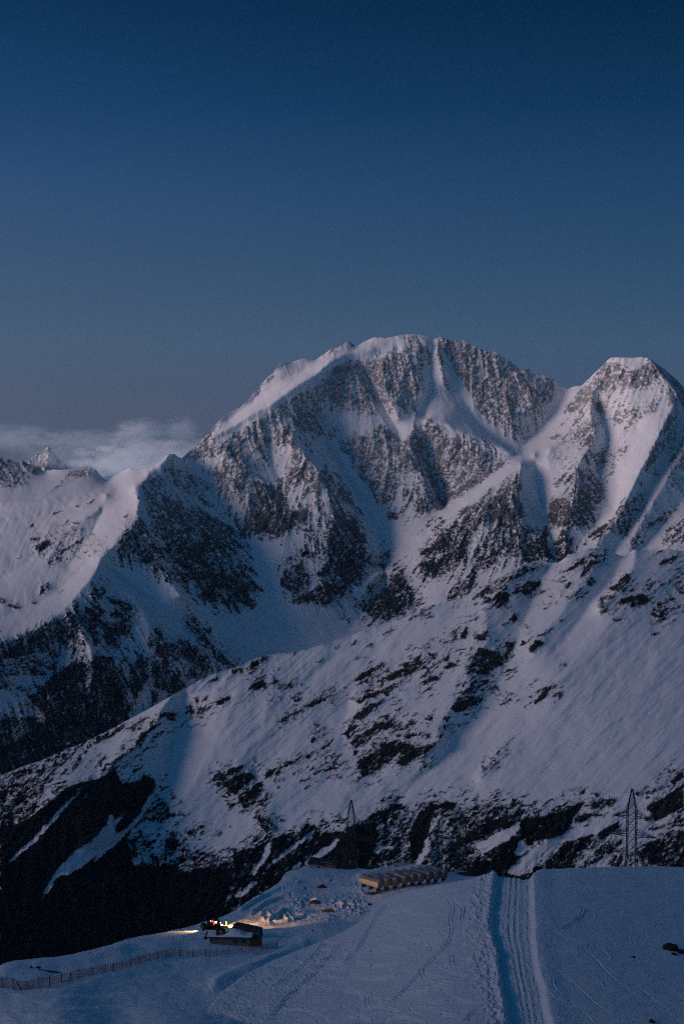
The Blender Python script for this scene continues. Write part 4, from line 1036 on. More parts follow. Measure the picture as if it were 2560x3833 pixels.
def stroke(a, sh, pts, wid, val, fade=True, round_=True):
    """adds val along a smoothed polyline (width in bearing units)"""
    p = np.array(pts, float)
    for _ in range(2):
        if round_ and len(p) > 2:
            q = [p[0]]
            for u, v in zip(p[:-1], p[1:]): q += [0.75 * u + 0.25 * v, 0.25 * u + 0.75 * v]
            p = np.array(q + [p[-1]])
    best = None
    i, j = sh.ij(p[:, 0], p[:, 1])
    pad = int(wid * 3 / sh.st) + 2
    i0, i1 = max(0, int(i.min()) - pad), min(sh.w, int(i.max()) + pad); j0, j1 = max(0, int(j.min()) - pad), min(sh.h, int(j.max()) + pad)
    if i1 <= i0 or j1 <= j0: return
    X = sh.X[j0:j1, i0:i1]; Y = sh.Y[j0:j1, i0:i1]
    d2 = np.full(X.shape, 1e9, np.float32); tt = np.zeros(X.shape, np.float32)
    n = len(p) - 1
    for k in range(n):
        ax, ay = p[k]; bx, by = p[k + 1]; vx, vy = bx - ax, by - ay
        l2 = vx * vx + vy * vy + 1e-6
        t = np.clip(((X - ax) * vx + (Y - ay) * vy) / l2, 0, 1)
        q = (X - ax - t * vx) ** 2 + (Y - ay - t * vy) ** 2
        m = q < d2
        d2 = np.where(m, q, d2); tt = np.where(m, (k + t) / n, tt)
    g = np.exp(-d2 / (wid * wid))
    if fade: g = g * np.clip(np.minimum(tt, 1 - tt) * 6 + 0.25, 0, 1)
    a[j0:j1, i0:i1] += val * g

# ---------------------------------------------------------------- knoll with the groomed track
CREST1 = [(640, 4300), (700, 4060), (745, 3920), (772, 3833), (790, 3775), (830, 3725), (900, 3672), (960, 3635), (1030, 3600), (1100, 3572), (1180, 3541), (1250, 3512), (1290, 3492), (1330, 3466), (1360, 3448), (1385, 3432),
    (1391, 3410), (1396, 3394), (1415, 3380), (1450, 3364), (1500, 3348), (1580, 3328), (1660, 3312), (1720, 3303), (1790, 3288), (1830, 3276), (1852, 3271), (1870, 3275), (1900, 3276), (1930, 3278), (1960, 3284), (1990, 3282),
    (2003, 3279), (2010, 3270), (2040, 3262), (2150, 3255), (2300, 3250), (2450, 3247), (2560, 3250), (2700, 3258), (2900, 3275), (3400, 3320), (4400, 3430)]
sh1 = Sheet(620, 4300, 3230, 4660)
P1 = [(2560, 3250, 292), (2300, 3250, 288), (2040, 3262, 276), (1852, 3271, 268), (1660, 3312, 276), (1500, 3348, 283), (1396, 3394, 288), (1290, 3492, 282), (1100, 3572, 268), (960, 3635, 252), (830, 3725, 232), (772, 3833, 214),
    (2800, 3400, 272), (2560, 3500, 250), (2250, 3450, 246), (1950, 3420, 243), (1650, 3440, 251), (1500, 3480, 250), (2560, 3833, 212), (2200, 3833, 207), (1900, 3833, 205), (1500, 3833, 207), (1200, 3833, 210), (1000, 3750, 224), (1250, 3650, 238), (2300, 3650, 224), (1900, 3620, 222), (1600, 3620, 226),
    (2900, 4300, 62), (1900, 4300, 56), (1000, 4300, 60), (640, 4300, 62), (2900, 4650, 21), (3800, 3500, 290), (4200, 3833, 230), (1900, 4650, 20), (640, 4650, 21), (700, 4000, 120), (1900, 4000, 118), (2800, 4000, 124), (640, 3900, 168), (1300, 4000, 118)]
inv1 = solve_tps(sh1, [q for q in P1 if q[1] <= 3840], 2.5)
Y0 = np.clip((sh1.Y - 3836) / 815, 0, None)
inv1 = np.maximum(inv1, 0.002) + 0.040 * Y0 ** 1.15
inv1 = inv1 / (1 + 0.04 * (1.3 * np.tanh(np.clip((1860 - sh1.X) / 560, 0, None) / 1.3)) ** 2)
H1 = np.zeros((sh1.h, sh1.w), np.float32)           # metres above the smooth snow
X, Y = sh1.X, sh1.Y
eL = c6('705,330 690,480 684,570 700,640 715,690 725,800 745,900 760,1020'); eR = c6('862,340 866,500 868,620 885,750 908,850 930,960 946,1020')
xl = np.interp(Y, [p[1] for p in eL] + [4300], [p[0] for p in eL] + [1960]) + 9 * (fbm(X * 0, Y, 50, 701, 3) - 0.5) + 8 * (fbm(X, Y, 9, 702, 3, 0.6) - 0.5)
xr = np.interp(Y, [p[1] for p in eR] + [4300], [p[0] for p in eR] + [2130]) + 8 * (fbm(X * 0, Y, 50, 705, 3) - 0.5) + 5 * (fbm(X, Y, 12, 706, 3, 0.6) - 0.5)
s_ = (X - xl) / (xr - xl)
clump = fbm(X, Y * 1.5, 13, 710, 4, 0.6)
floor = smooth(s_, -0.06, 0.09) * (1 - smooth(s_, 0.95, 1.13))
H1 -= 0.8 * floor
# corduroy and cat ruts along the track
wob = 0.02 * (fbm(X * 0, Y, 60, 712, 3) - 0.5) * 2
sw = s_ + wob
cord = 0.035 * np.sin(sw * 2 * math.pi * 15) * (0.4 + fbm(sw * 60, Y, 30, 714, 3))
for c0, w0, a0 in ((0.20, 0.035, -0.16), (0.27, 0.02, 0.10), (0.40, 0.03, 0.16), (0.46, 0.03, -0.18), (0.55, 0.03, 0.22), (0.62, 0.03, -0.22), (0.70, 0.025, 0.16), (0.80, 0.02, -0.10), (0.88, 0.025, 0.14)):
    cord += 0.75 * a0 * np.exp(-((sw - c0) / w0) ** 2) * np.clip(2.6 * fbm(X * 0 + c0 * 900, Y, 30, 716, 4, 0.6) - 0.5, 0, 1.4)
H1 += (0.62 * cord + 0.16 * (fbm(X, Y, 8, 718, 3) - 0.5) + 0.5 * np.maximum(fbm(X, Y * 1.3, 6, 719, 3, 0.6) - 0.64, 0)) * ((s_ > 0.03) & (s_ < 0.97))
# right bank and thrown up berm, left strip of broken snow
rb_ = np.interp(Y, [3270, 3400, 3570, 3720, 3833, 4300], [1.20, 1.18, 1.18, 1.24, 1.22, 1.20])
H1 += 0.32 * smooth(s_, 0.98, rb_ - 0.05) * (1 - smooth(s_, rb_, rb_ + 0.6)) * (0.75 + 0.5 * fbm(X, Y, 24, 720, 3))
dl = xl - X
wl = np.interp(Y, [3270, 3330, 3500, 3700, 3833, 4300], [75, 95, 120, 110, 85, 60])
rough = smooth(dl, -3, 6) * (1 - smooth(dl, wl * 0.55, wl * 1.15))
H1 += rough * ((0.75 * np.maximum(clump - 0.40, 0) + 0.9 * np.maximum(fbm(X, Y * 1.5, 5, 711, 3, 0.6) - 0.58, 0) + 0.35 * (fbm(X, Y * 1.3, 40, 713, 3) - 0.5)) + 0.25 * np.exp(-((dl - 14) / 12) ** 2))
# churned snow towards the left edge
TR = np.zeros_like(H1)
left = np.zeros_like(H1)
sh1.fill(left, c6('-640,1100 -600,900 -480,800 -300,720 -140,660 0,600 60,700 -60,860 -200,1020 -300,1200'), 1.0)
left = blur(left, 14)
H1 += left * (0.55 * (fbm(X, Y * 2.4, 26, 730, 5, 0.58, 12, 2.6) - 0.5) + 0.5 * np.maximum(fbm(X, Y * 1.6, 9, 733, 3, 0.6) - 0.6, 0))
H1 += 0.16 * (fbm(X, Y * 1.7, 36, 735, 4, 0.55, 10, 2.0) - 0.5) + 0.22 * (fbm(X, Y * 1.6, 150, 737, 3) - 0.5)
SKI = """890,550 960,590 1020,630 1100,670 1170,730 1220,790 1300,860 1400,930 1500,985 1568,1010
890,550 1000,600 1060,640 1140,685
905,735 1000,790 1080,850 1150,920 1240,990
965,820 968,860 1010,895
940,880 1000,935 1090,950 1150,1010
960,640 1010,680 1080,700
1105,490 1095,530 1010,590
200,465 160,520 120,590 70,680 10,740
200,470 230,500 300,515 420,525
490,450 510,490 490,540 505,590 480,660 400,730 340,800 250,900 170,960
350,610 400,635 460,640
370,660 420,675 450,670
400,730 430,765 520,795 590,805
360,770 370,815 420,840
500,700 500,740 515,775
110,890 110,930 130,955
450,860 500,900 560,920 640,930
500,440 560,490 540,540 580,570
1130,660 1180,670 1230,720
1200,830 1260,880 1330,900 1420,960
1380,870 1440,920 1500,960
920,1000 980,1010 1060,1015
30,800 140,820 240,800
0,870 80,875 130,900
300,930 330,970 380,1000
560,1010 600,960 650,950
440,590 470,620 520,620
250,600 300,630 380,640 400,690
60,740 150,760 260,740
420,400 470,440 540,480 600,520
330,420 400,440 470,470
960,380 1060,390 1200,410
1250,440 1380,450 1500,470
1280,360 1400,350 1540,365
-80,640 -140,720 -240,800 -330,860
-20,660 -120,780 -260,900 -330,990
-60,1000 -160,960 -280,950
-200,740 -120,800 -40,800
80,960 160,940 260,960
0,940 60,985 130,1010
200,1000 280,985 380,1015
150,700 220,660 300,680"""
for ln in SKI.splitlines():
    pts = c6(ln)
    v = random.uniform(0.2, 0.34)
    stroke(TR, sh1, pts, 2.4, -v)
    stroke(TR, sh1, [(a + 4.5, b + 3.0) for a, b in pts], 2.4, v * 0.8)
# many faint carved turns
rs = random.Random(5)
for k in range(260):
    x = rs.uniform(800, 1830) if k < 205 else rs.uniform(2030, 2560); y = rs.uniform(3400, 3833)
    if y < np.interp(x, [p[0] for p in CREST1], [p[1] for p in CREST1]) + 15: continue
    a = rs.uniform(-0.2, 0.9); ln_ = rs.uniform(25, 110); b = rs.uniform(-0.45, 0.45)
    pts = [(x + ln_ * t * math.cos(a + b * t), y + 0.5 * ln_ * t * math.sin(a + b * t)) for t in (0, .33, .66, 1)]
    v = rs.uniform(0.06, 0.19)
    stroke(TR, sh1, pts, 2.6, -v); stroke(TR, sh1, [(p + 3.5, q + 2.4) for p, q in pts], 2.6, v)
H1 += TR * (1 - floor)

def near_land(name, sh, inv, H, crest, x0, x1, nx, rows, skirt, jag, far_l=(), far_r=()):
    xs = np.concatenate([far_l, np.linspace(x0, x1, nx), far_r])
    yc = interp_line(crest, xs) + jag * (fbm(xs, xs * 0, 10, 760, 3, 0.6) - 0.5)
    yb = sh.y0 + sh.st * (sh.h - 1) - 4
    tt = np.concatenate([np.linspace(0, 1, rows[0], endpoint=False) * 0.0 + np.linspace(0, 1, rows[0], endpoint=False), ])
    y1 = np.maximum(3850.0, yc + 30)
    A_ = yc[None] + (y1 - yc)[None] * tt[:, None]
    B_ = y1[None] + (yb - y1)[None] * np.linspace(0, 1, rows[1])[:, None]
    YY = np.concatenate([A_, B_], 0); XX = np.repeat(xs[None], len(YY), 0)
    V = at(XX, YY, 1.0 / sh.sample(inv, XX, YY))
    V[..., 2] += sh.sample(H, XX, YY)
    V, _ = add_skirt(V, {}, skirt)
    return tag(link(name, grid_mesh(name, V), M_snow), kind='structure')
near_land('snow_slope', sh1, inv1, H1, CREST1, 660, 2880, 1110, (380, 60), [(1.5, 0.25), (5, 1.6), (14, 7), (40, 30), (110, 80)], 2.5, far_r=np.linspace(2890, 4280, 120))

# ---------------------------------------------------------------- shelf below with the huts
SKY2 = [(-1600, 3960), (-800, 3770), (-400, 3690), (-100, 3646), (0, 3629), (60, 3618), (120, 3610), (200, 3603), (260, 3592), (330, 3578), (380, 3565), (420, 3548), (470, 3524), (560, 3504), (640, 3487), (700, 3474), (770, 3453), (820, 3438), (860, 3420), (900, 3398), (940, 3372),
    (980, 3346), (1010, 3332), (1030, 3319), (1048, 3302), (1060, 3284), (1072, 3270), (1090, 3261), (1120, 3257), (1135, 3245), (1165, 3236), (1240, 3243), (1310, 3249), (1360, 3253), (1420, 3262), (1440, 3258), (1470, 3249), (1540, 3252), (1600, 3256), (1680, 3268), (1728, 3263), (1765, 3268), (1800, 3290), (1900, 3302), (2000, 3302), (2200, 3290), (2500, 3290), (2700, 3300)]
sh2 = Sheet(-1600, 2700, 3220, 4660)
P2 = [(-400, 3690, 270), (0, 3629, 300), (400, 3556, 352), (700, 3474, 430), (860, 3420, 475), (940, 3372, 525), (1040, 3316, 575), (1070, 3266, 610), (1165, 3236, 655), (1310, 3249, 645), (1450, 3258, 635), (1650, 3262, 600), (1728, 3264, 648), (1790, 3300, 575), (2000, 3302, 540), (2362, 3292, 505), (2700, 3300, 480),
    (1423, 3338, 516), (1540, 3320, 522), (1668, 3300, 528), (1250, 3400, 490), (1200, 3480, 425), (1290, 3510, 415), (1400, 3420, 470), (900, 3480, 425), (800, 3470, 430), (930, 3456, 441), (1000, 3446, 452), (860, 3462, 437), (880, 3545, 386), (1000, 3555, 384), (760, 3515, 400), (600, 3560, 358), (640, 3613, 338), (1030, 3590, 374), (1250, 3570, 385), (1000, 3690, 296), (700, 3700, 285),
    (400, 3690, 278), (290, 3670, 280), (100, 3705, 258), (0, 3720, 252), (-200, 3740, 240), (0, 3833, 222), (400, 3833, 216), (760, 3833, 212), (850, 3760, 250), (1000, 3340, 560), (1150, 3330, 560), (1700, 3400, 480), (2000, 3450, 430), (2400, 3450, 420), (1400, 3600, 380), (1800, 3700, 330), (2500, 3700, 320), (1000, 3833, 250), (1600, 3900, 280),
    (-400, 3833, 205), (-400, 4300, 64), (200, 4300, 62), (640, 4300, 63), (-400, 4650, 21), (-1500, 3980, 200), (-1000, 3850, 230), (640, 4650, 21), (200, 4000, 122), (700, 4000, 124), (2600, 4600, 90), (1500, 4600, 80)]
inv2 = solve_tps(sh2, P2, 0.05)
H2 = np.zeros((sh2.h, sh2.w), np.float32); X, Y = sh2.X, sh2.Y
H2 += 0.9 * (fbm(X, Y * 2.2, 120, 771, 3) - 0.5) + 0.18 * (fbm(X, Y * 2.2, 26, 773, 4, 0.55, 8, 2.5) - 0.5)
pl = np.zeros_like(H2)
sh2.fill(pl, c5('1100,520 1190,430 1290,325 1568,330 1568,400 1640,430 1700,520 1568,560 1400,560 1250,560 1150,560'), 1.0)
sh2.fill(pl, c5('1280,330 1420,290 1900,310 1900,380 1700,420 1500,400'), 1.0)
pl = blur(pl, 8)
H2 += pl * (1.6 * (fbm(X, Y * 2.6, 60, 775, 5, 0.45, 8, 2.6) - 0.5) + 1.2 * np.maximum(fbm(X, Y * 2.2, 12, 777, 3, 0.55, 5, 1.8) - 0.58, 0))
rubble = np.zeros_like(H2)
sh2.fill(rubble, c5('1320,480 1380,440 1430,440 1420,480 1360,500'), 1.0); sh2.fill(rubble, c5('1480,450 1560,440 1640,440 1700,480 1650,520 1560,500'), 1.0); sh2.fill(rubble, c5('1620,380 1660,350 1690,360 1680,420 1640,450'), 1.0)
H2 += blur(rubble, 4) * 2.4 * np.maximum(fbm(X, Y * 1.6, 8, 779, 3, 0.6) - 0.42, 0)
for ln in ('1190,520 1230,505 1240,530 1280,530', '1230,545 1265,520 1300,500 1310,540 1340,545', '1260,540 1290,510 1310,500 1335,530 1350,545', '1200,540 1260,555 1330,545 1400,525', '1060,470 1130,430 1200,420', '1100,500 1200,440 1290,400', '1150,520 1210,470 1300,430 1330,430', '1290,400 1330,390 1400,400', '1360,370 1420,360 1520,360'):
    stroke(H2, sh2, c5(ln), 5, 0.8); stroke(H2, sh2, [(a + 9, b + 3) for a, b in c5(ln)], 5, -0.6)
stroke(H2, sh2, c5('0,775 120,750 260,735 350,722 420,705 490,690 600,676'), 26, 1.0)          # drift lip along the edge
stroke(H2, sh2, c5('960,860 1060,800 1180,760 1300,700 1420,650'), 20, 1.2)
stroke(H2, sh2, c5('0,860 250,865 420,800 640,745 800,720 1000,700 1200,690'), 14, -0.25)
for ln in ('600,800 760,790 960,820', '700,760 900,770 1100,740', '200,900 500,880 800,860 1000,800', '100,960 400,940 700,930', '650,720 820,735 1100,720'):
    stroke(H2, sh2, c5(ln), 12, -0.18); stroke(H2, sh2, [(a + 4, b + 12) for a, b in c5(ln)], 12, 0.15)
stroke(H2, sh2, [(1335, 3292), (1400, 3272), (1480, 3256), (1560, 3250), (1640, 3256)], 13, 1.7)
near_land('snow_shelf', sh2, inv2, H2, SKY2, -380, 2680, 1230, (330, 40), [(2, 0.5), (8, 4), (25, 18), (80, 75), (300, 330), (1100, 1250)], 3.0, far_l=np.linspace(-1580, -392, 100))

def ground2(px, py, lift=0.0):
    """a point on the shelf at this bearing"""
    d = 1.0 / float(sh2.sample(inv2, np.array([px]), np.array([py]))[0])
    p = AV(px, py, d); p.z += float(sh2.sample(H2, np.array([px]), np.array([py]))[0]) + lift
    return p, d
def ground1(px, py, lift=0.0):
    d = 1.0 / float(sh1.sample(inv1, np.array([px]), np.array([py]))[0])
    p = AV(px, py, d); p.z += float(sh1.sample(H1, np.array([px]), np.array([py]))[0]) + lift
    return p, d
# ================================================================ building blocks
class MB:
    """collects boxes, bars and tubes into one mesh"""
    def __init__(s): s.v = []; s.f = []; s.sm = []
    def add(s, vs, fs, smooth=False):
        o = len(s.v); s.v += [tuple(v) for v in vs]; s.f += [tuple(i + o for i in f) for f in fs]; s.sm += [smooth] * len(fs)
        return s
    def box(s, c, sz, rz=0.0, ry=0.0, bev=0.0):
        x, y, z = (k / 2 for k in sz)
        M = Matrix.Translation(c) @ Matrix.Rotation(rz, 4, 'Z') @ Matrix.Rotation(ry, 4, 'Y')
        if bev <= 0:
            vs = [M @ Vector((i * x, j * y, k * z)) for k in (-1, 1) for j in (-1, 1) for i in (-1, 1)]
            return s.add(vs, [(0, 2, 3, 1), (4, 5, 7, 6), (0, 1, 5, 4), (2, 6, 7, 3), (0, 4, 6, 2), (1, 3, 7, 5)])
        b = min(bev, x * .9, y * .9, z * .9)
        bm = bmesh.new(); bmesh.ops.create_cube(bm, size=1.0)
        for v in bm.verts: v.co = Vector((v.co.x * 2 * x, v.co.y * 2 * y, v.co.z * 2 * z))
        bmesh.ops.bevel(bm, geom=bm.edges[:], offset=b, segments=2, affect='EDGES', profile=0.5)
        bm.verts.index_update()
        s.add([M @ v.co for v in bm.verts], [tuple(v.index for v in f.verts) for f in bm.faces]); bm.free()
        return s
    def bar(s, a, b, w, w2=None, n=4):
        a, b = Vector(a), Vector(b); d = (b - a)
        if d.length < 1e-6: return s
        d.normalize(); u = d.orthogonal().normalized(); t = d.cross(u); w2 = w if w2 is None else w2
        vs = []
        for p, r in ((a, w), (b, w2)):
            for k in range(n):
                an = 2 * math.pi * (k + .5) / n
                vs.append(p + (u * math.cos(an) + t * math.sin(an)) * r * (0.7071 if n == 4 else 0.5))
        fs = [(k, (k + 1) % n, n + (k + 1) % n, n + k) for k in range(n)] + [tuple(range(n))[::-1], tuple(range(n, 2 * n))]
        return s.add(vs, fs, n > 4)
    def loft(s, rings, closed=True, caps=True, smooth=False):
        n = len(rings[0]); vs = [p for r in rings for p in r]; fs = []
        for i in range(len(rings) - 1):
            for k in range(n if closed else n - 1):
                fs.append((i * n + k, i * n + (k + 1) % n, (i + 1) * n + (k + 1) % n, (i + 1) * n + k))
        if caps: fs += [tuple(range(n))[::-1], tuple(range((len(rings) - 1) * n, len(rings) * n))]
        return s.add(vs, fs, smooth)
    def build(s, name, m, parent=None, loc=None):
        me = bpy.data.meshes.new(name); me.from_pydata(s.v, [], s.f); me.polygons.foreach_set('use_smooth', s.sm)
        bm = bmesh.new(); bm.from_mesh(me); bmesh.ops.recalc_face_normals(bm, faces=bm.faces[:]); bm.to_mesh(me); bm.free()
        o = link(name, me, m, parent)
        if loc is not None: o.location = loc
        return o

def copy_tree(o, parent=None):
    c = o.copy(); COL.objects.link(c)
    if parent is not None: c.parent = parent
    for ch in [k for k in bpy.data.objects if k.parent == o]: copy_tree(ch, c)
    return c

M_steel = mat('dark_galvanised_steel', (0.035, 0.04, 0.042), 0.6, noise=0.3)
M_palewood = mat('pale_weathered_timber', (0.42, 0.36, 0.28), 0.85, noise=0.2)
M_darkwood = mat('dark_wet_timber', (0.03, 0.024, 0.02), 0.85, noise=0.3)
M_rock = mat('black_wet_stone', (0.02, 0.019, 0.018), 0.9, noise=0.5, nscale=2.0)
M_roofdark = mat('dark_roofing_felt', (0.03, 0.032, 0.034), 0.85, noise=0.4, nscale=0.6)
M_stone = mat('pale_rendered_stone', (0.36, 0.33, 0.30), 0.9, noise=0.3, nscale=0.8)
M_plaster = mat('white_painted_wall', (0.13, 0.15, 0.165), 0.85, noise=0.15, nscale=0.8)
M_brown = mat('brown_boarding', (0.055, 0.045, 0.036), 0.85, noise=0.25, nscale=1.5)
M_glassd = mat('dark_window_glass', (0.012, 0.014, 0.018), 0.15)
M_frame = mat('grey_window_frame', (0.22, 0.24, 0.25), 0.7)
M_cream = mat('cream_barrel_paint', (0.60, 0.50, 0.38), 0.7, noise=0.15, nscale=0.7)
M_bargrey = mat('shaded_barrel_grey', (0.045, 0.054, 0.062), 0.75, noise=0.25, nscale=0.7)  # grey darkened in the colour for the shade the huts cast on each other
M_barend = mat('pale_barrel_end_paint', (0.14, 0.165, 0.185), 0.75, noise=0.15, nscale=0.9)
M_net = mat('faded_red_slats', (0.34, 0.17, 0.165), 0.9, noise=0.3, nscale=0.5)
M_cap = mat('settled_snow', SNOW, 0.8)
M_shadesnow = mat('shade_toned_snow', (0.14, 0.17, 0.21), 0.85, noise=0.5, nscale=0.9)  # mottled cap snow, darkened in the colour to offset the low sun
M_red = mat('red_machine_paint', (0.16, 0.02, 0.015), 0.45)
M_black = mat('black_rubber', (0.012, 0.012, 0.013), 0.8)
M_yellow = mat('yellow_blade_paint', (0.45, 0.26, 0.03), 0.6)
L_warm = mat('headlamp_glow', (1, 0.8, 0.5), 0.4, emis=(1.0, 0.66, 0.30), es=30.0)
L_white = mat('work_lamp_glow', (1, 0.95, 0.85), 0.4, emis=(1.0, 0.86, 0.62), es=7.0)
L_red = mat('tail_lamp_glow', (0.8, 0.05, 0.02), 0.4, emis=(1.0, 0.07, 0.02), es=7.0)
L_amber = mat('marker_lamp_glow', (1, 0.7, 0.4), 0.4, emis=(1.0, 0.6, 0.25), es=5.0)

# ================================================================ lattice pylons
def pylon(px, top, base, d, yaw, label, light_feet=False):
    p = AV(px, base, d); h = AV(px, top, d).z - p.z; k = h / 27.0
    root = empty('transmission_tower', p, yaw)
    tag(root, label, 'pylon', 'lattice power pylons along the shelf')
    a = 1.46 * k
    def hw(z):
        t = z / h
        return float(np.interp(t, [0, 0.19, 0.74, 1.0], [a * 1.34, a * 1.04, a, a * 0.2]))
    zs = [0, 0.10, 0.19, 0.305, 0.42, 0.54, 0.655, 0.74, 0.84, 0.93, 1.0]
    m = MB(); cs = [(1, 1), (-1, 1), (-1, -1), (1, -1)]
    m0 = MB()
    for z0, z1 in zip(zs[:-1], zs[1:]):
        z0 *= h; z1 *= h; w0, w1 = hw(z0), hw(z1)
        for q in range(4):
            (x, y), (u, v) = cs[q], cs[(q + 1) % 4]
            m.bar((x * w0, y * w0, z0), (x * w1, y * w1, z1), 0.22)
            m.bar((x * w0, y * w0, z0), (u * w1, v * w1, z1), 0.095)
            m.bar((u * w0, v * w0, z0), (x * w1, y * w1, z1), 0.095)
            m.bar((x * w1, y * w1, z1), (u * w1, v * w1, z1), 0.095)
    m.build('tower_frame', M_steel, root)
    for t, L_, dz in ((0.19, 6.2 * k, 1.9), (0.42, 8.6 * k, 2.0), (0.655, 6.3 * k, 2.1)):
        for s in (-1, 1):
            z = t * h; b = MB(); w = hw(z); tip = Vector((s * L_, 0, z))
            for y in (-1, 1):
                b.bar((s * w, y * w, z), tip, 0.20); b.bar((s * w, y * w, z + dz * k), tip, 0.16)
                for f in (0.3, 0.6):
                    l0 = Vector((s * w, y * w, z)).lerp(tip, f); l1 = Vector((s * w, y * w, z + dz * k)).lerp(tip, f)
                    b.bar(l0, l1, 0.1)
                    b.bar(Vector((s * w, y * w, z + dz * k)).lerp(tip, f - 0.3), l0, 0.1)
            for f in (0.3, 0.6):
                b.bar(Vector((s * w, w, z)).lerp(tip, f), Vector((s * w, -w, z)).lerp(tip, f), 0.1)
            b.bar(tip, tip - Vector((0, 0, 0.9 * k)), 0.16)
            b.build('cross_arm', M_steel, root)
    MB().box((0, 0, h + 0.1), (0.8 * k, 0.7 * k, 0.5 * k)).build('peak', M_steel, root)
    for x, y in cs: MB().box((x * a * 1.34, y * a * 1.34, -0.3), (0.7, 0.7, 1.2)).build('footing', M_stone, root)
    if light_feet:
        for q in ((-2.1, -2.6, 0.1), (2.3, -2.6, -0.3)):
            MB().bar((q[0] * 0.1, -1.4, 2.6), q, 0.24).build('brace', M_palewood, root)
    return root
pylon(2362, 2958, 3252, 500, math.radians(-22), 'tall black lattice pylon standing clear against the snowy ridge beyond the smooth slope')
pylon(1314, 2999, 3244, 640, math.radians(-14), 'slim lattice pylon rising right behind the long low dark-roofed building')
pylon(1728, 3048, 3266, 645, math.radians(-28), 'dim lattice pylon with pale timber props, behind the end of the barrel hut row', True)

# ================================================================ barrel huts
AX = Vector((-0.745, 0.667, 0))
R_B, L_B = 1.55, 9.2
def barrel(front, paint, label, seed, snow=True):
    rs_ = random.Random(seed)
    yaw = math.atan2(AX.y, AX.x) + rs_.uniform(-0.035, 0.035)
    front = front + Vector((rs_.uniform(-.1, .1), rs_.uniform(-.25, .25), rs_.uniform(-.18, .12)))
    sk = rs_.uniform(0.5, 1.5)
    root = empty('barrel_hut', front - Vector((0, 0, R_B + 0.75)), yaw)       # local +x runs from the front end backwards
    tag(root, label, 'hut', 'row of barrel huts')
    zc = R_B + 0.75; n = 28
    def ring(x, r): return [Vector((x, r * math.cos(2 * math.pi * q / n), zc + r * math.sin(2 * math.pi * q / n))) for q in range(n)]
    sh = MB(); rings = []
    for q in range(13):
        x = L_B * q / 12
        rings += [ring(x, R_B), ring(min(x + 0.10, L_B), R_B + 0.03), ring(min(x + 0.2, L_B), R_B)] if q < 12 else [ring(L_B, R_B)]
    sh.loft(rings, smooth=True).build('shell', paint, root)
    e = MB().loft([ring(-0.10, R_B * 0.97), ring(-0.02, R_B * 1.03), ring(0.10, R_B * 1.03)])
    ew = e.build('end_wall', M_barend, root)
    w = MB().box((-0.13, 0.05, zc + 0.35), (0.07, 0.95, 0.85)).build('window', M_glassd, root)
    fr = MB()
    for y0, z0, sy, sz in ((0, 0.45, 1.1, 0.09), (0, -0.45, 1.1, 0.09), (0.5, 0, 0.09, 0.9), (-0.5, 0, 0.09, 0.9), (0, 0, 0.07, 0.9)):
        fr.box((-0.15, 0.05 + y0, zc + 0.35 + z0), (0.11, sy, sz))
    fr.build('frame', M_frame, w)
    for x in (1.0, 4.5, 8.0):
        MB().box((x, 0, 0.25), (0.35, 2.2, 1.3)).build('support', M_darkwood, root)
    if snow:
        c = MB(); rings = []
        for q in range(24):
            x = L_B * q / 23; r = []
            for k in range(13):
                an = math.radians(34 + 112 * k / 12); thick = 0.30 * sk * math.sin(math.pi * k / 12) * max(0.0, 0.6 + 0.75 * math.sin(q * 0.55 + seed) * math.sin(q * 0.23 + k * 0.4) + rs_.uniform(-0.25, 0.3)) + 0.015
                r.append(Vector((x, (R_B + thick) * math.cos(an), zc + (R_B + thick) * math.sin(an))))
            for k in range(12, -1, -1):
                an = math.radians(34 + 112 * k / 12); r.append(Vector((x, (R_B - 0.02) * math.cos(an), zc + (R_B - 0.02) * math.sin(an))))
            rings.append(r)
        c.loft(rings, smooth=True).build('snow_cap', M_shadesnow, root)
    return root
ORD = ['cream-sided barrel hut at the open end of the row', 'second barrel hut in the row, next to the cream-sided one', 'third barrel hut counted from the cream-sided one, with a dim round end',
       'fourth barrel hut from the cream-sided one, window in its round grey end', 'middle barrel hut, fifth of nine in the row', 'fourth barrel hut from the pylon end of the row', 'third barrel hut from the pylon end of the row',
       'second barrel hut from the pylon end, snow heaped on top', 'last barrel hut in the row, nearest the dim pylon']
BXY = [(405, 357), (525, 343), (655, 324), (785, 298), (905, 280), (1015, 266), (1140, 248), (1250, 232), (1365, 214)]
for k, (x, y) in enumerate(BXY):
    barrel(AV(1320 + x / 3.92, 3220 + y / 3.92, 516 + 1.5 * k), M_cream if k == 0 else M_bargrey, ORD[k], 40 + k)

# ================================================================ long low building on the shelf
p = AV(1242, 3253, 640)
b = empty('stone_building', p, math.radians(-17)); tag(b, 'long low building with a sagging dark roof at the brow of the shelf', 'building')
MB().box((-3.5, 0, 1.2), (12.5, 7, 2.6)).build('wall', M_stone, b)
MB().box((6.6, 0.4, 0.8), (7.0, 6.0, 1.9)).build('annexe', M_brown, b)
rf = MB(); 
rf.loft([[Vector((x, y, z)) for y, z in ((-4.6, z0), (0, z0 + 1.1), (4.6, z0 - 0.1), (4.6, z0 - 0.45), (0, z0 + 0.75), (-4.6, z0 - 0.35))] for x, z0 in ((-10.4, 3.15), (-5, 2.95), (0, 2.7), (3.4, 2.55))])
rfo = rf.build('roof', M_roofdark, b)
MB().loft([[Vector((x, y, z)) for y, z in ((-4.2, z0), (0, z0 + 0.7), (4.2, z0), (4.2, z0 - 0.3), (0, z0 + 0.4), (-4.2, z0 - 0.3))] for x, z0 in ((3.6, 2.25), (7, 2.0), (10.6, 1.75))]).build('annexe_roof', M_roofdark, b)
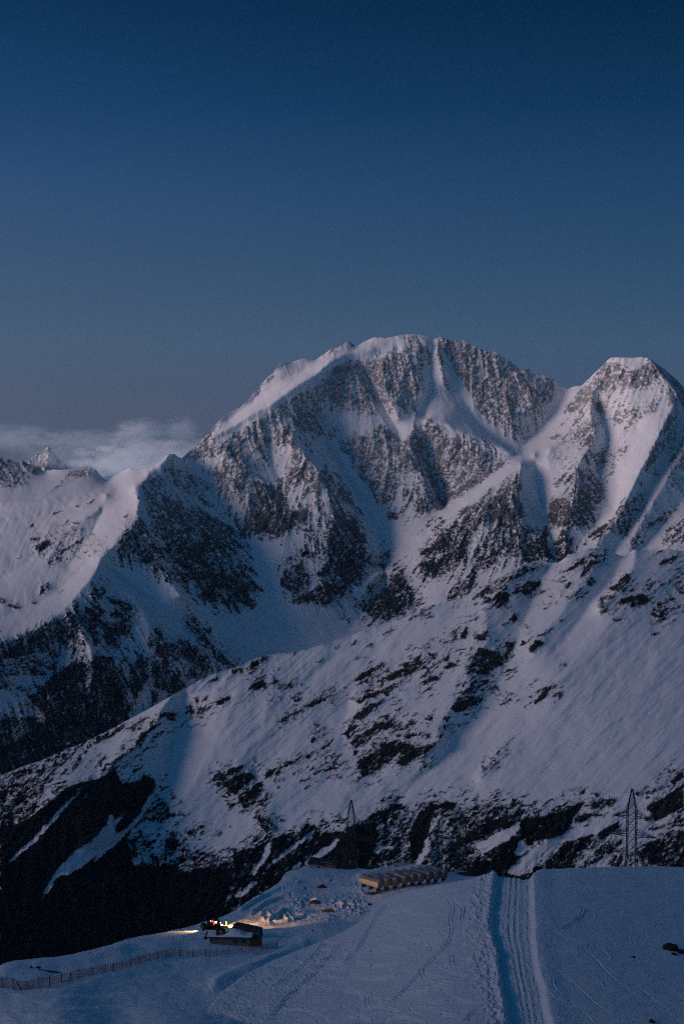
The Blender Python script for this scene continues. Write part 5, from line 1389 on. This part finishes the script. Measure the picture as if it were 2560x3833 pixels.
for x0, y0, x1, y1, z in ((-4.5, -2.6, 1.5, -2.2, 3.45), (-2, -4.3, 3.3, -4.3, 2.86)):
    MB().bar((x0, y0, z), (x1, y1, z - 0.3), 0.22).build('roof_batten', M_palewood, rfo)
MB().box((-10.0, -1.0, 2.35), (0.5, 5.5, 1.3)).build('gable', M_brown, b)
MB().box((-5.2, -3.53, 1.2), (1.3, 0.1, 1.0)).build('window', M_glassd, b)
p = AV(1208, 3277, 622)
po = empty('utility_pole', p); tag(po, 'thin dark pole standing in front of the long low building', 'pole')
MB().bar((0, 0, -0.5), (0, 0, 12.0), 0.26, 0.18, 8).build('mast', M_steel, po)
MB().bar((-0.7, 0, 11.3), (0.7, 0, 11.3), 0.14).build('cross_arm', M_steel, po)

p = AV(1514, 3251, 625)
s_ = empty('shed', p, math.radians(-8)); tag(s_, 'small grey shed half buried behind the barrel huts', 'shed')
MB().box((0, 0, 0.6), (8.4, 3.4, 2.0)).build('wall', M_bargrey, s_)
MB().loft([[Vector((x, y, z)) for y, z in ((-2.1, 1.7), (0, 2.15), (2.1, 1.7), (2.1, 1.5), (0, 1.95), (-2.1, 1.5))] for x in (-4.6, 4.6)]).build('roof', M_stone, s_)
MB().box((2.6, -1.72, 0.7), (0.9, 0.08, 0.9)).build('window', M_glassd, s_)
p = AV(1580, 3262, 600)
s_ = empty('timber_rack', p, math.radians(-10)); tag(s_, 'dark plank rack lying on the snow between shed and barrel huts', 'rack')
MB().box((0, 0, 0.5), (5.4, 1.2, 0.5), 0, 0.05).build('plank_stack', M_darkwood, s_)
for x in (-2.0, 2.0): MB().box((x, 0, 0.1), (0.25, 1.3, 0.5)).build('bearer', M_palewood, s_)

# ================================================================ half buried white hut
d_h = 388.0
p = AV(868, 3551, d_h); ppm = F_PX / d_h
h = empty('snowed_in_hut', p, math.radians(-3)); tag(h, 'white hut half buried in snow with two dark windows', 'hut')
W2 = 12.0
MB().box((-0.6, 1.6, 1.3), (11.4, 3.2, 3.4)).build('wall', M_plaster, h)
MB().box((6.6, 1.65, 1.25), (2.96, 3.0, 3.0)).build('porch', M_brown, h)
MB().box((5.2, -0.02, 0.1), (0.6, 0.5, 0.8)).build('step', M_darkwood, h)
r = MB().box((-0.9, 1.5, 3.12), (13.2, 4.2, 0.26)).build('roof', M_roofdark, h)
MB().box((-7.3, -0.6, 2.95), (1.0, 0.9, 0.5)).build('fascia', M_darkwood, r)
for x in (0.85, 3.2):
    w = MB().box((x, -0.02, 2.0), (1.15, 0.12, 0.95)).build('window', M_glassd, h)
    f = MB()
    for dx, dz, sx_, sz_ in ((0, 0.52, 1.35, 0.1), (0, -0.52, 1.35, 0.1), (0.62, 0, 0.1, 0.95), (-0.62, 0, 0.1, 0.95), (0, 0, 0.12, 0.95)): f.box((x + dx, -0.06, 2.0 + dz), (sx_, 0.16, sz_))
    f.build('frame', M_plaster, w)
MB().box((4.5, -0.08, 1.15), (0.45, 0.25, 0.45)).build('meter_box', M_frame, h)
c = MB(); rings = []
for q in range(30):
    x = -6.9 + 12.6 * q / 29; r_ = []
    hump = 0.30 + 1.35 * math.exp(-((x - 0.2) / 1.9) ** 2) + 0.5 * math.exp(-((x - 2.3) / 0.9) ** 2)
    for k in range(13):
        y = -0.4 + 3.9 * k / 12
        r_.append(Vector((x, y, 3.26 + hump * math.sin(math.pi * min(1, max(0, (k + 0.2) / 12.4))) ** 0.6 * random.uniform(0.88, 1.1))))
    r_ += [Vector((x, 3.5, 3.24)), Vector((x, -0.4, 3.24))]
    rings.append(r_)
c.loft(rings, smooth=True).build('snow_cap', M_cap, h)
for px_, w_, hh, lab in ((815, 1.05, 1.75, 'taller square wooden vent box on the snowy roof of the white hut'), (835, 1.0, 1.35, 'shorter square wooden vent box beside the snow hump on the white hut')):
    q = AV(px_, 3507, d_h - 0.2); 
    v = empty('vent_box', Vector((q.x, q.y + 1.2, q.z)), math.radians(-6)); tag(v, lab, 'vent', 'vent boxes on the roof of the white hut')
    MB().box((0, 0, hh / 2), (w_, w_, hh)).build('casing', M_brown, v)
    MB().box((0, 0, hh + 0.06), (w_ + 0.2, w_ + 0.2, 0.12)).build('lid', M_darkwood, v)

# dark cabin behind it, lit from the far side
p = AV(925, 3503, 413)
k_ = empty('trailer_cabin', p, math.radians(-30)); tag(k_, 'long black cabin with a pale end, its top edge lit by the headlamps', 'cabin')
prof = [(-5.0, 0.2), (-5.0, 1.5), (-4.0, 2.75), (4.55, 2.75), (4.55, 0.2)]
MB().loft([[Vector((x, y, z)) for x, z in prof] for y in (-1.2, 1.2)]).build('body', M_darkwood, k_)
MB().box((4.66, 0, 1.5), (0.22, 2.5, 2.6), bev=0.12).build('end_wall', M_barend, k_)
MB().box((4.80, 0.1, 1.35), (0.07, 1.0, 1.9)).build('door', M_brown, k_)
MB().box((0.2, 0, 2.84), (9.0, 2.7, 0.12)).build('roof', M_roofdark, k_)
for x in (-3.4, 3.2): MB().box((x, 0, 0.0), (0.5, 2.0, 0.5)).build('skid', M_steel, k_)

# ================================================================ snow groomer
p, d_ = ground2(806, 3481)
CAT = p.copy()
g = empty('snow_groomer', p, math.radians(14)); tag(g, 'red and black tracked snow groomer with its lamps lit', 'snow groomer')
def track_loop(y0, y1):
    pts = []
    for q in range(9): a = math.pi / 2 + math.pi * q / 8; pts.append((-2.15 + 0.42 * math.cos(a), 0.45 + 0.42 * math.sin(a)))
    for q in range(9): a = -math.pi / 2 + math.pi * q / 8; pts.append((2.0 + 0.42 * math.cos(a), 0.45 + 0.42 * math.sin(a)))
    m = MB().loft([[Vector((x, y, z)) for x, z in pts] for y in (y0, y1)])
    for q in range(22):
        x = -2.2 + 4.2 * q / 21
        m.box((x, (y0 + y1) / 2, 0.90), (0.06, y1 - y0, 0.08)); m.box((x, (y0 + y1) / 2, 0.01), (0.06, y1 - y0, 0.08))
    return m
for y0, y1 in ((-2.05, -0.75), (0.75, 2.05)):
    t = track_loop(y0, y1).build('track', M_black, g)
    for x in (-2.15, -1.1, -0.1, 0.9, 2.0):
        MB().bar((x, y0 - 0.04, 0.45), (x, y1 + 0.04, 0.45), 0.62, n=14).build('wheel', M_steel, t)
MB().box((-0.1, 0, 1.05), (5.0, 1.7, 0.7), bev=0.12).build('chassis', M_black, g)
MB().box((-1.35, 0, 1.65), (2.3, 2.2, 0.7), bev=0.15).build('engine_cover', M_red, g)
cab = MB().loft([[Vector((x, y * f, z)) for x, y in ((-0.5, -1.05), (1.5, -1.05), (1.5, 1.05), (-0.5, 1.05))] if z < 2.0 else [Vector((x, y * f, z)) for x, y in ((-0.35, -1.0), (1.0, -1.0), (1.0, 1.0), (-0.35, 1.0))] for z, f in ((1.35, 1), (1.95, 1), (2.85, 0.95))]).build('cab', M_red, g)
MB().box((0.35, -1.02, 2.4), (1.05, 0.06, 0.62)).build('window', M_glassd, cab)
MB().box((1.30, 0, 2.4), (0.06, 1.7, 0.62), 0, -0.5).build('windscreen', M_glassd, cab)
MB().box((0.33, 0, 2.93), (1.5, 2.1, 0.12)).build('roof', M_black, cab)
bl = MB(); rings = []
for q in range(7):
    a = -0.5 + 1.2 * q / 6; rings.append((3.35 + 0.35 * (1 - math.cos(a * 1.3)) , 0.15 + 1.05 * q / 6))
bl.loft([[Vector((x + 0.25 * abs(y / 2.4) ** 3 * (1 if abs(y) > 1.5 else 0), y, z)) for x, z in rings] + [Vector((x + 0.12 + 0.25 * abs(y / 2.4) ** 3 * (1 if abs(y) > 1.5 else 0), y, z)) for x, z in rings[::-1]] for y in (-2.5, -2.0, -1.4, 0, 1.4, 2.0, 2.5)])
blo = bl.build('blade', M_yellow, g)
for y in (-0.8, 0.8): MB().bar((1.9, y, 0.9), (3.4, y, 0.55), 0.22).build('push_arm', M_yellow, g)
MB().box((-3.35, 0, 1.35), (1.2, 4.2, 0.55), bev=0.1).build('tiller', M_black, g)
MB().box((-3.9, 0, 0.95), (0.5, 4.6, 0.9), 0, 0.35).build('tiller_flap', M_black, g)
for y in (-0.6, 0.6): MB().bar((-2.4, y, 1.4), (-3.0, y, 1.5), 0.2).build('lift_arm', M_steel, g)
MB().box((-1.9, 0, 2.25), (1.0, 1.9, 0.5), bev=0.08).build('load_bed', M_black, g)
for y in (-0.85, 0.85):
    MB().bar((1.62, y, 1.55), (1.72, y, 1.53), 0.3, n=10).build('headlight', L_warm, g)
    MB().box((-0.55, y * 1.15, 2.15), (0.10, 0.22, 0.5)).build('tail_light', L_red, g)
MB().box((0.05, -1.08, 2.62), (0.55, 0.10, 0.5)).build('work_light', L_white, g)
MB().bar((-1.5, -0.9, 1.9), (-1.5, -0.9, 2.95), 0.09).build('lamp_post', M_steel, g)
MB().box((-1.5, -0.9, 3.02), (0.22, 0.22, 0.22)).build('marker_light', L_amber, g)
bpy.context.view_layer.update()
GI = g.matrix_world.inverted()
def lamp(name, lx, ly, lz, aim, e, ang, col, blend=0.6, r=0.25):
    tx, ty, tz = GI @ ground2(*aim)[0]
    l = bpy.data.lights.new(name, 'SPOT'); l.energy = e; l.spot_size = math.radians(ang); l.spot_blend = blend; l.color = col; l.shadow_soft_size = r
    o = bpy.data.objects.new(name, l); COL.objects.link(o); o.parent = g; o.location = (lx, ly, lz)
    o.rotation_euler = (Vector((tx - lx, ty - ly, tz - lz))).to_track_quat('-Z', 'Y').to_euler()
for y in (-0.85, 0.85): lamp('headlamp_beam', 1.85, y, 1.55, (935, 3464) if y < 0 else (915, 3461), 120000, 34, (1.0, 0.52, 0.18))
lamp('roof_lamp_beam', 1.1, 0, 3.1, (960, 3468), 45000, 40, (1.0, 0.54, 0.20))
lamp('rear_lamp_beam', -4.3, 0.5, 1.9, (690, 3489), 5000, 70, (1.0, 0.58, 0.25))

# ================================================================ slatted snow fence
FB = c5('-160,850 -80,856 0,858 110,862 230,850 320,822 440,792 560,768 640,748 740,717 830,711 960,709 1060,697 1160,687 1270,673')
fx_ = np.array([q[0] for q in FB]); fy_ = np.array([q[1] for q in FB])
fe = empty('snow_fence', ground2(300, 3662)[0]); tag(fe, 'faded red slatted snow fence winding across the blue hollow', 'fence')
net = MB(); pos = []; x = -125.0
while x < 1037:
    y = float(np.interp(x, fx_, fy_)); q, d = ground2(x, y); pos.append((x, q, d)); x += 0.19 * F_PX / d
inv_o = fe.location
for i, (x, q, d) in enumerate(pos):
    hgt = float(np.interp(x, [-100, 100, 400, 640, 1037], [2.05, 2.0, 1.9, 1.85, 1.6])) * (0.94 + 0.1 * math.sin(x * 0.05) + random.uniform(-0.04, 0.04))
    ln_ = random.uniform(-0.05, 0.05) + 0.12 * math.sin(x * 0.021)
    if random.random() < 0.05: continue
    net.bar(q - inv_o + Vector((0, 0, -0.1)), q - inv_o + Vector((ln_, random.uniform(-.05, .05), hgt)), random.uniform(0.05, 0.085) * (1 if x < 640 else 0.7))
for zf in (0.35, 1.0, 1.6):
    for (xa, qa, da), (xb, qb, db) in zip(pos[:-6:6], pos[6::6]):
        net.bar(qa - inv_o + Vector((0, 0, zf)), qb - inv_o + Vector((0, 0, zf)), 0.035)
net.build('slats', M_net, fe)
LEAN = {83: -1.0, 262: 0.18, 527: -0.5, 676: -0.25}
for x in (-90, -40, 10, 50, 83, 130, 187, 232, 262, 295, 345, 397, 425, 457, 490, 527, 560, 590, 620, 676, 722, 770, 812, 858, 905, 950, 1000, 1037):
    y = float(np.interp(x, fx_, fy_)); q, d = ground2(x, y); hh = 2.15 * random.uniform(0.9, 1.05); ln_ = LEAN.get(x, random.uniform(-0.12, 0.12))
    MB().bar(q - inv_o - Vector((0, 0, 0.2)), q - inv_o + Vector((ln_, -0.15, hh * (0.85 if x in LEAN else 1))), 0.22 if x in LEAN else 0.13, None, 6).build('post', M_darkwood, fe)

# ================================================================ stones and scrap lying on the snow
def stone(name, px_, py_, w, hgt, label, cat, gfun=ground2, m=None, seed=0, flat=0.7, group=None):
    p, d = gfun(px_, py_); w *= d / F_PX; hgt *= d / F_PX
    bm = bmesh.new(); bmesh.ops.create_icosphere(bm, subdivisions=4, radius=1.0)
    r = np.array([v.co[:] for v in bm.verts]); off = seed * 13.7
    n = 0.5 * fbm(r[:, 0] * 1.7 + off + 40, r[:, 1] * 1.7 + r[:, 2] * 1.1 + 40, 1.0, 900 + seed, 4, 0.6) + 0.5 * fbm(r[:, 2] * 2.1 + off + 40, r[:, 0] * 1.5 - r[:, 1] + 40, 1.0, 950 + seed, 4, 0.6)
    for v, k in zip(bm.verts, n):
        c = v.co * (0.45 + 1.1 * float(k)); v.co = Vector((c.x * w / 2, c.y * w * flat / 2, c.z * hgt * 0.75 + hgt * 0.1))
    me = bpy.data.meshes.new(name); bm.to_mesh(me); bm.free()
    o = link(name, me, m or M_rock); o.location = p
    return tag(o, label, cat, group)
def planks(px_, py_, ln_, n, label, yaw, gfun=ground2, seed=0):
    p, d = gfun(px_, py_); rs_ = random.Random(seed)
    o = MB(); L0 = ln_ * d / F_PX
    for q in range(n):
        a = yaw + rs_.uniform(-0.35, 0.35); x = rs_.uniform(-.3, .3) * L0; y = rs_.uniform(-.5, .5); z = 0.12 + 0.09 * q; l = L0 * rs_.uniform(0.5, 0.9)
        o.bar((x - l / 2 * math.cos(a), y - l / 2 * math.sin(a), z + rs_.uniform(-.1, .2)), (x + l / 2 * math.cos(a), y + l / 2 * math.sin(a), z + rs_.uniform(-.1, .2)), rs_.uniform(0.2, 0.36))
    o = o.build('plank_pile', M_darkwood); o.location = p
    return tag(o, label, 'planks')
stone('boulder', 116, 3634, 13, 7, 'small dark stone near the skyline above the fence, farther from the log', 'stone', seed=1)
stone('boulder', 143, 3634, 20, 8, 'small dark stone near the skyline above the fence, closer to the log', 'stone', seed=2)
p, d = ground2(190, 3641)
lg = MB().bar((-2.6, 0.5, 0.25), (2.2, -0.6, 0.2), 0.45, 0.28, 8).bar((-2.4, 0.4, 0.3), (-2.7, 0.5, 0.9), 0.3, 0.1, 6).build('fallen_log', M_darkwood, None, p); tag(lg, 'dark fallen log on the snow just above the fence', 'log')
stone('scrap_heap', 1206, 3322, 34, 15, 'black scrap heap below the long low building', 'scrap heap', seed=3, m=M_darkwood)
stone('scrap_heap', 1180, 3388, 40, 13, 'black scrap lying under a white snow lump on the ploughed shelf', 'scrap heap', seed=4, m=M_darkwood)
stone('snow_lump', 1177, 3380, 24, 20, 'pointed white snow lump on top of black scrap', 'snow lump', seed=5, m=M_cap)
planks(1227, 3414, 52, 6, 'dark loose planks in the hollow below the scrap heaps', 0.25, seed=6)
planks(1398, 3350, 60, 9, 'dark planks in the gap under the cream-sided barrel hut', 0.1, seed=8)
stone('boulder', 1169, 3487, 8, 7, 'lone small dark stone on the blue snow of the hollow', 'stone', seed=7)
stone('boulder', 1384, 3388, 22, 9, 'flat dark stone just behind the corner of the knoll', 'stone', seed=9)
stone('boulder', 2508, 3556, 62, 26, 'large black boulder at the edge of the smooth right slope', 'boulder', ground1, seed=10)
stone('boulder', 2552, 3570, 48, 10, 'flat black stone touching the large boulder', 'stone', ground1, seed=11)
stone('boulder', 2522, 3577, 24, 8, 'small black stone just below the large boulder', 'stone', ground1, seed=12)
stone('boulder', 2372, 3587, 11, 9, 'small round black stone alone on the smooth right slope', 'stone', ground1, seed=13)
stone('boulder', 2440, 3830, 24, 14, 'black stone at the bottom edge among the curving ski tracks', 'stone', ground1, seed=14)
stone('scrap_heap', 1752, 3280, 80, 18, 'dark scrap heap in front of the dim pylon', 'scrap heap', seed=15, m=M_darkwood)
# ================================================================ clouds beyond the saddle
def cloud(px, py, d, wpx, hpx, dens, seed, soft=0.0, scale=2.0, top=0.35):
    c = AV(px, py, d); w = wpx * d / F_PX / 2; hh = hpx * d / F_PX / 2
    bm = bmesh.new(); bmesh.ops.create_uvsphere(bm, u_segments=32, v_segments=16, radius=1.0)
    me = bpy.data.meshes.new('cloud'); bm.to_mesh(me); bm.free()
    m = bpy.data.materials.new('cloud_vapour'); m.use_nodes = True; nt = m.node_tree; nt.nodes.clear()
    N = nt.nodes.new; L = nt.links.new
    out = N('ShaderNodeOutputMaterial'); v = N('ShaderNodeVolumePrincipled'); L(v.outputs[0], out.inputs['Volume'])
    v.inputs['Color'].default_value = (0.96, 0.96, 0.97, 1); v.inputs['Anisotropy'].default_value = 0.0
    tc = N('ShaderNodeTexCoord'); mp = N('ShaderNodeMapping'); mp.inputs['Location'].default_value = (seed * 3.1, seed, 0); mp.inputs['Scale'].default_value = (w / hh * 0.5, 1.0, 1.0)
    nz = N('ShaderNodeTexNoise'); nz.inputs['Scale'].default_value = scale; nz.inputs['Detail'].default_value = 6; nz.inputs['Roughness'].default_value = 0.58
    L(tc.outputs['Object'], mp.inputs[0]); L(mp.outputs[0], nz.inputs['Vector'])
    ln = N('ShaderNodeVectorMath'); ln.operation = 'LENGTH'; L(tc.outputs['Object'], ln.inputs[0])
    a = N('ShaderNodeMath'); a.operation = 'MULTIPLY_ADD'; L(ln.outputs['Value'], a.inputs[0]); a.inputs[1].default_value = -0.62; L(nz.outputs['Fac'], a.inputs[2])
    mr = N('ShaderNodeMapRange'); mr.inputs[1].default_value = -0.06; mr.inputs[2].default_value = 0.16 + soft; mr.inputs[3].default_value = 0; mr.inputs[4].default_value = dens
    L(a.outputs[0], mr.inputs[0]); L(mr.outputs[0], v.inputs['Density'])
    o = link('cloud', me, m); o.location = c; o.scale = (w, w * 0.55, hh)
    return tag(o, kind='stuff')
cloud(610, 1722, 26000, 800, 180, 0.0022, 1, 0.06, 2.6)
cloud(215, 1712, 24600, 430, 120, 0.0007, 2, 0.3, 1.5)
cloud(520, 1618, 28000, 250, 120, 0.0018, 3, 0.06, 2.6)
cloud(680, 1612, 28500, 170, 120, 0.0015, 4, 0.06, 2.6)
cloud(60, 1640, 30000, 420, 130, 0.0006, 5, 0.12, 2.4)
cloud(330, 1648, 31500, 480, 100, 0.0005, 6, 0.12, 2.4)

# thin air over the valley
hz = MB()
x0, x1, y0, y1, z0, z1 = -23500, 23500, -23000, 23000, -1950 - 40, 1150
hz.add([(x, y, z) for z in (z0, z1) for y in (y0, y1) for x in (x0, x1)], [(0, 2, 3, 1), (4, 5, 7, 6), (0, 1, 5, 4), (2, 6, 7, 3), (0, 4, 6, 2), (1, 3, 7, 5)])
mh = bpy.data.materials.new('thin_air'); mh.use_nodes = True; nt = mh.node_tree; nt.nodes.clear()
o_ = nt.nodes.new('ShaderNodeOutputMaterial'); v_ = nt.nodes.new('ShaderNodeVolumePrincipled'); nt.links.new(v_.outputs[0], o_.inputs['Volume'])
v_.inputs['Color'].default_value = (0.55, 0.80, 1.0, 1); v_.inputs['Density'].default_value = 0.6e-5; v_.inputs['Anisotropy'].default_value = 0.0
tag(hz.build('haze', mh), kind='stuff')
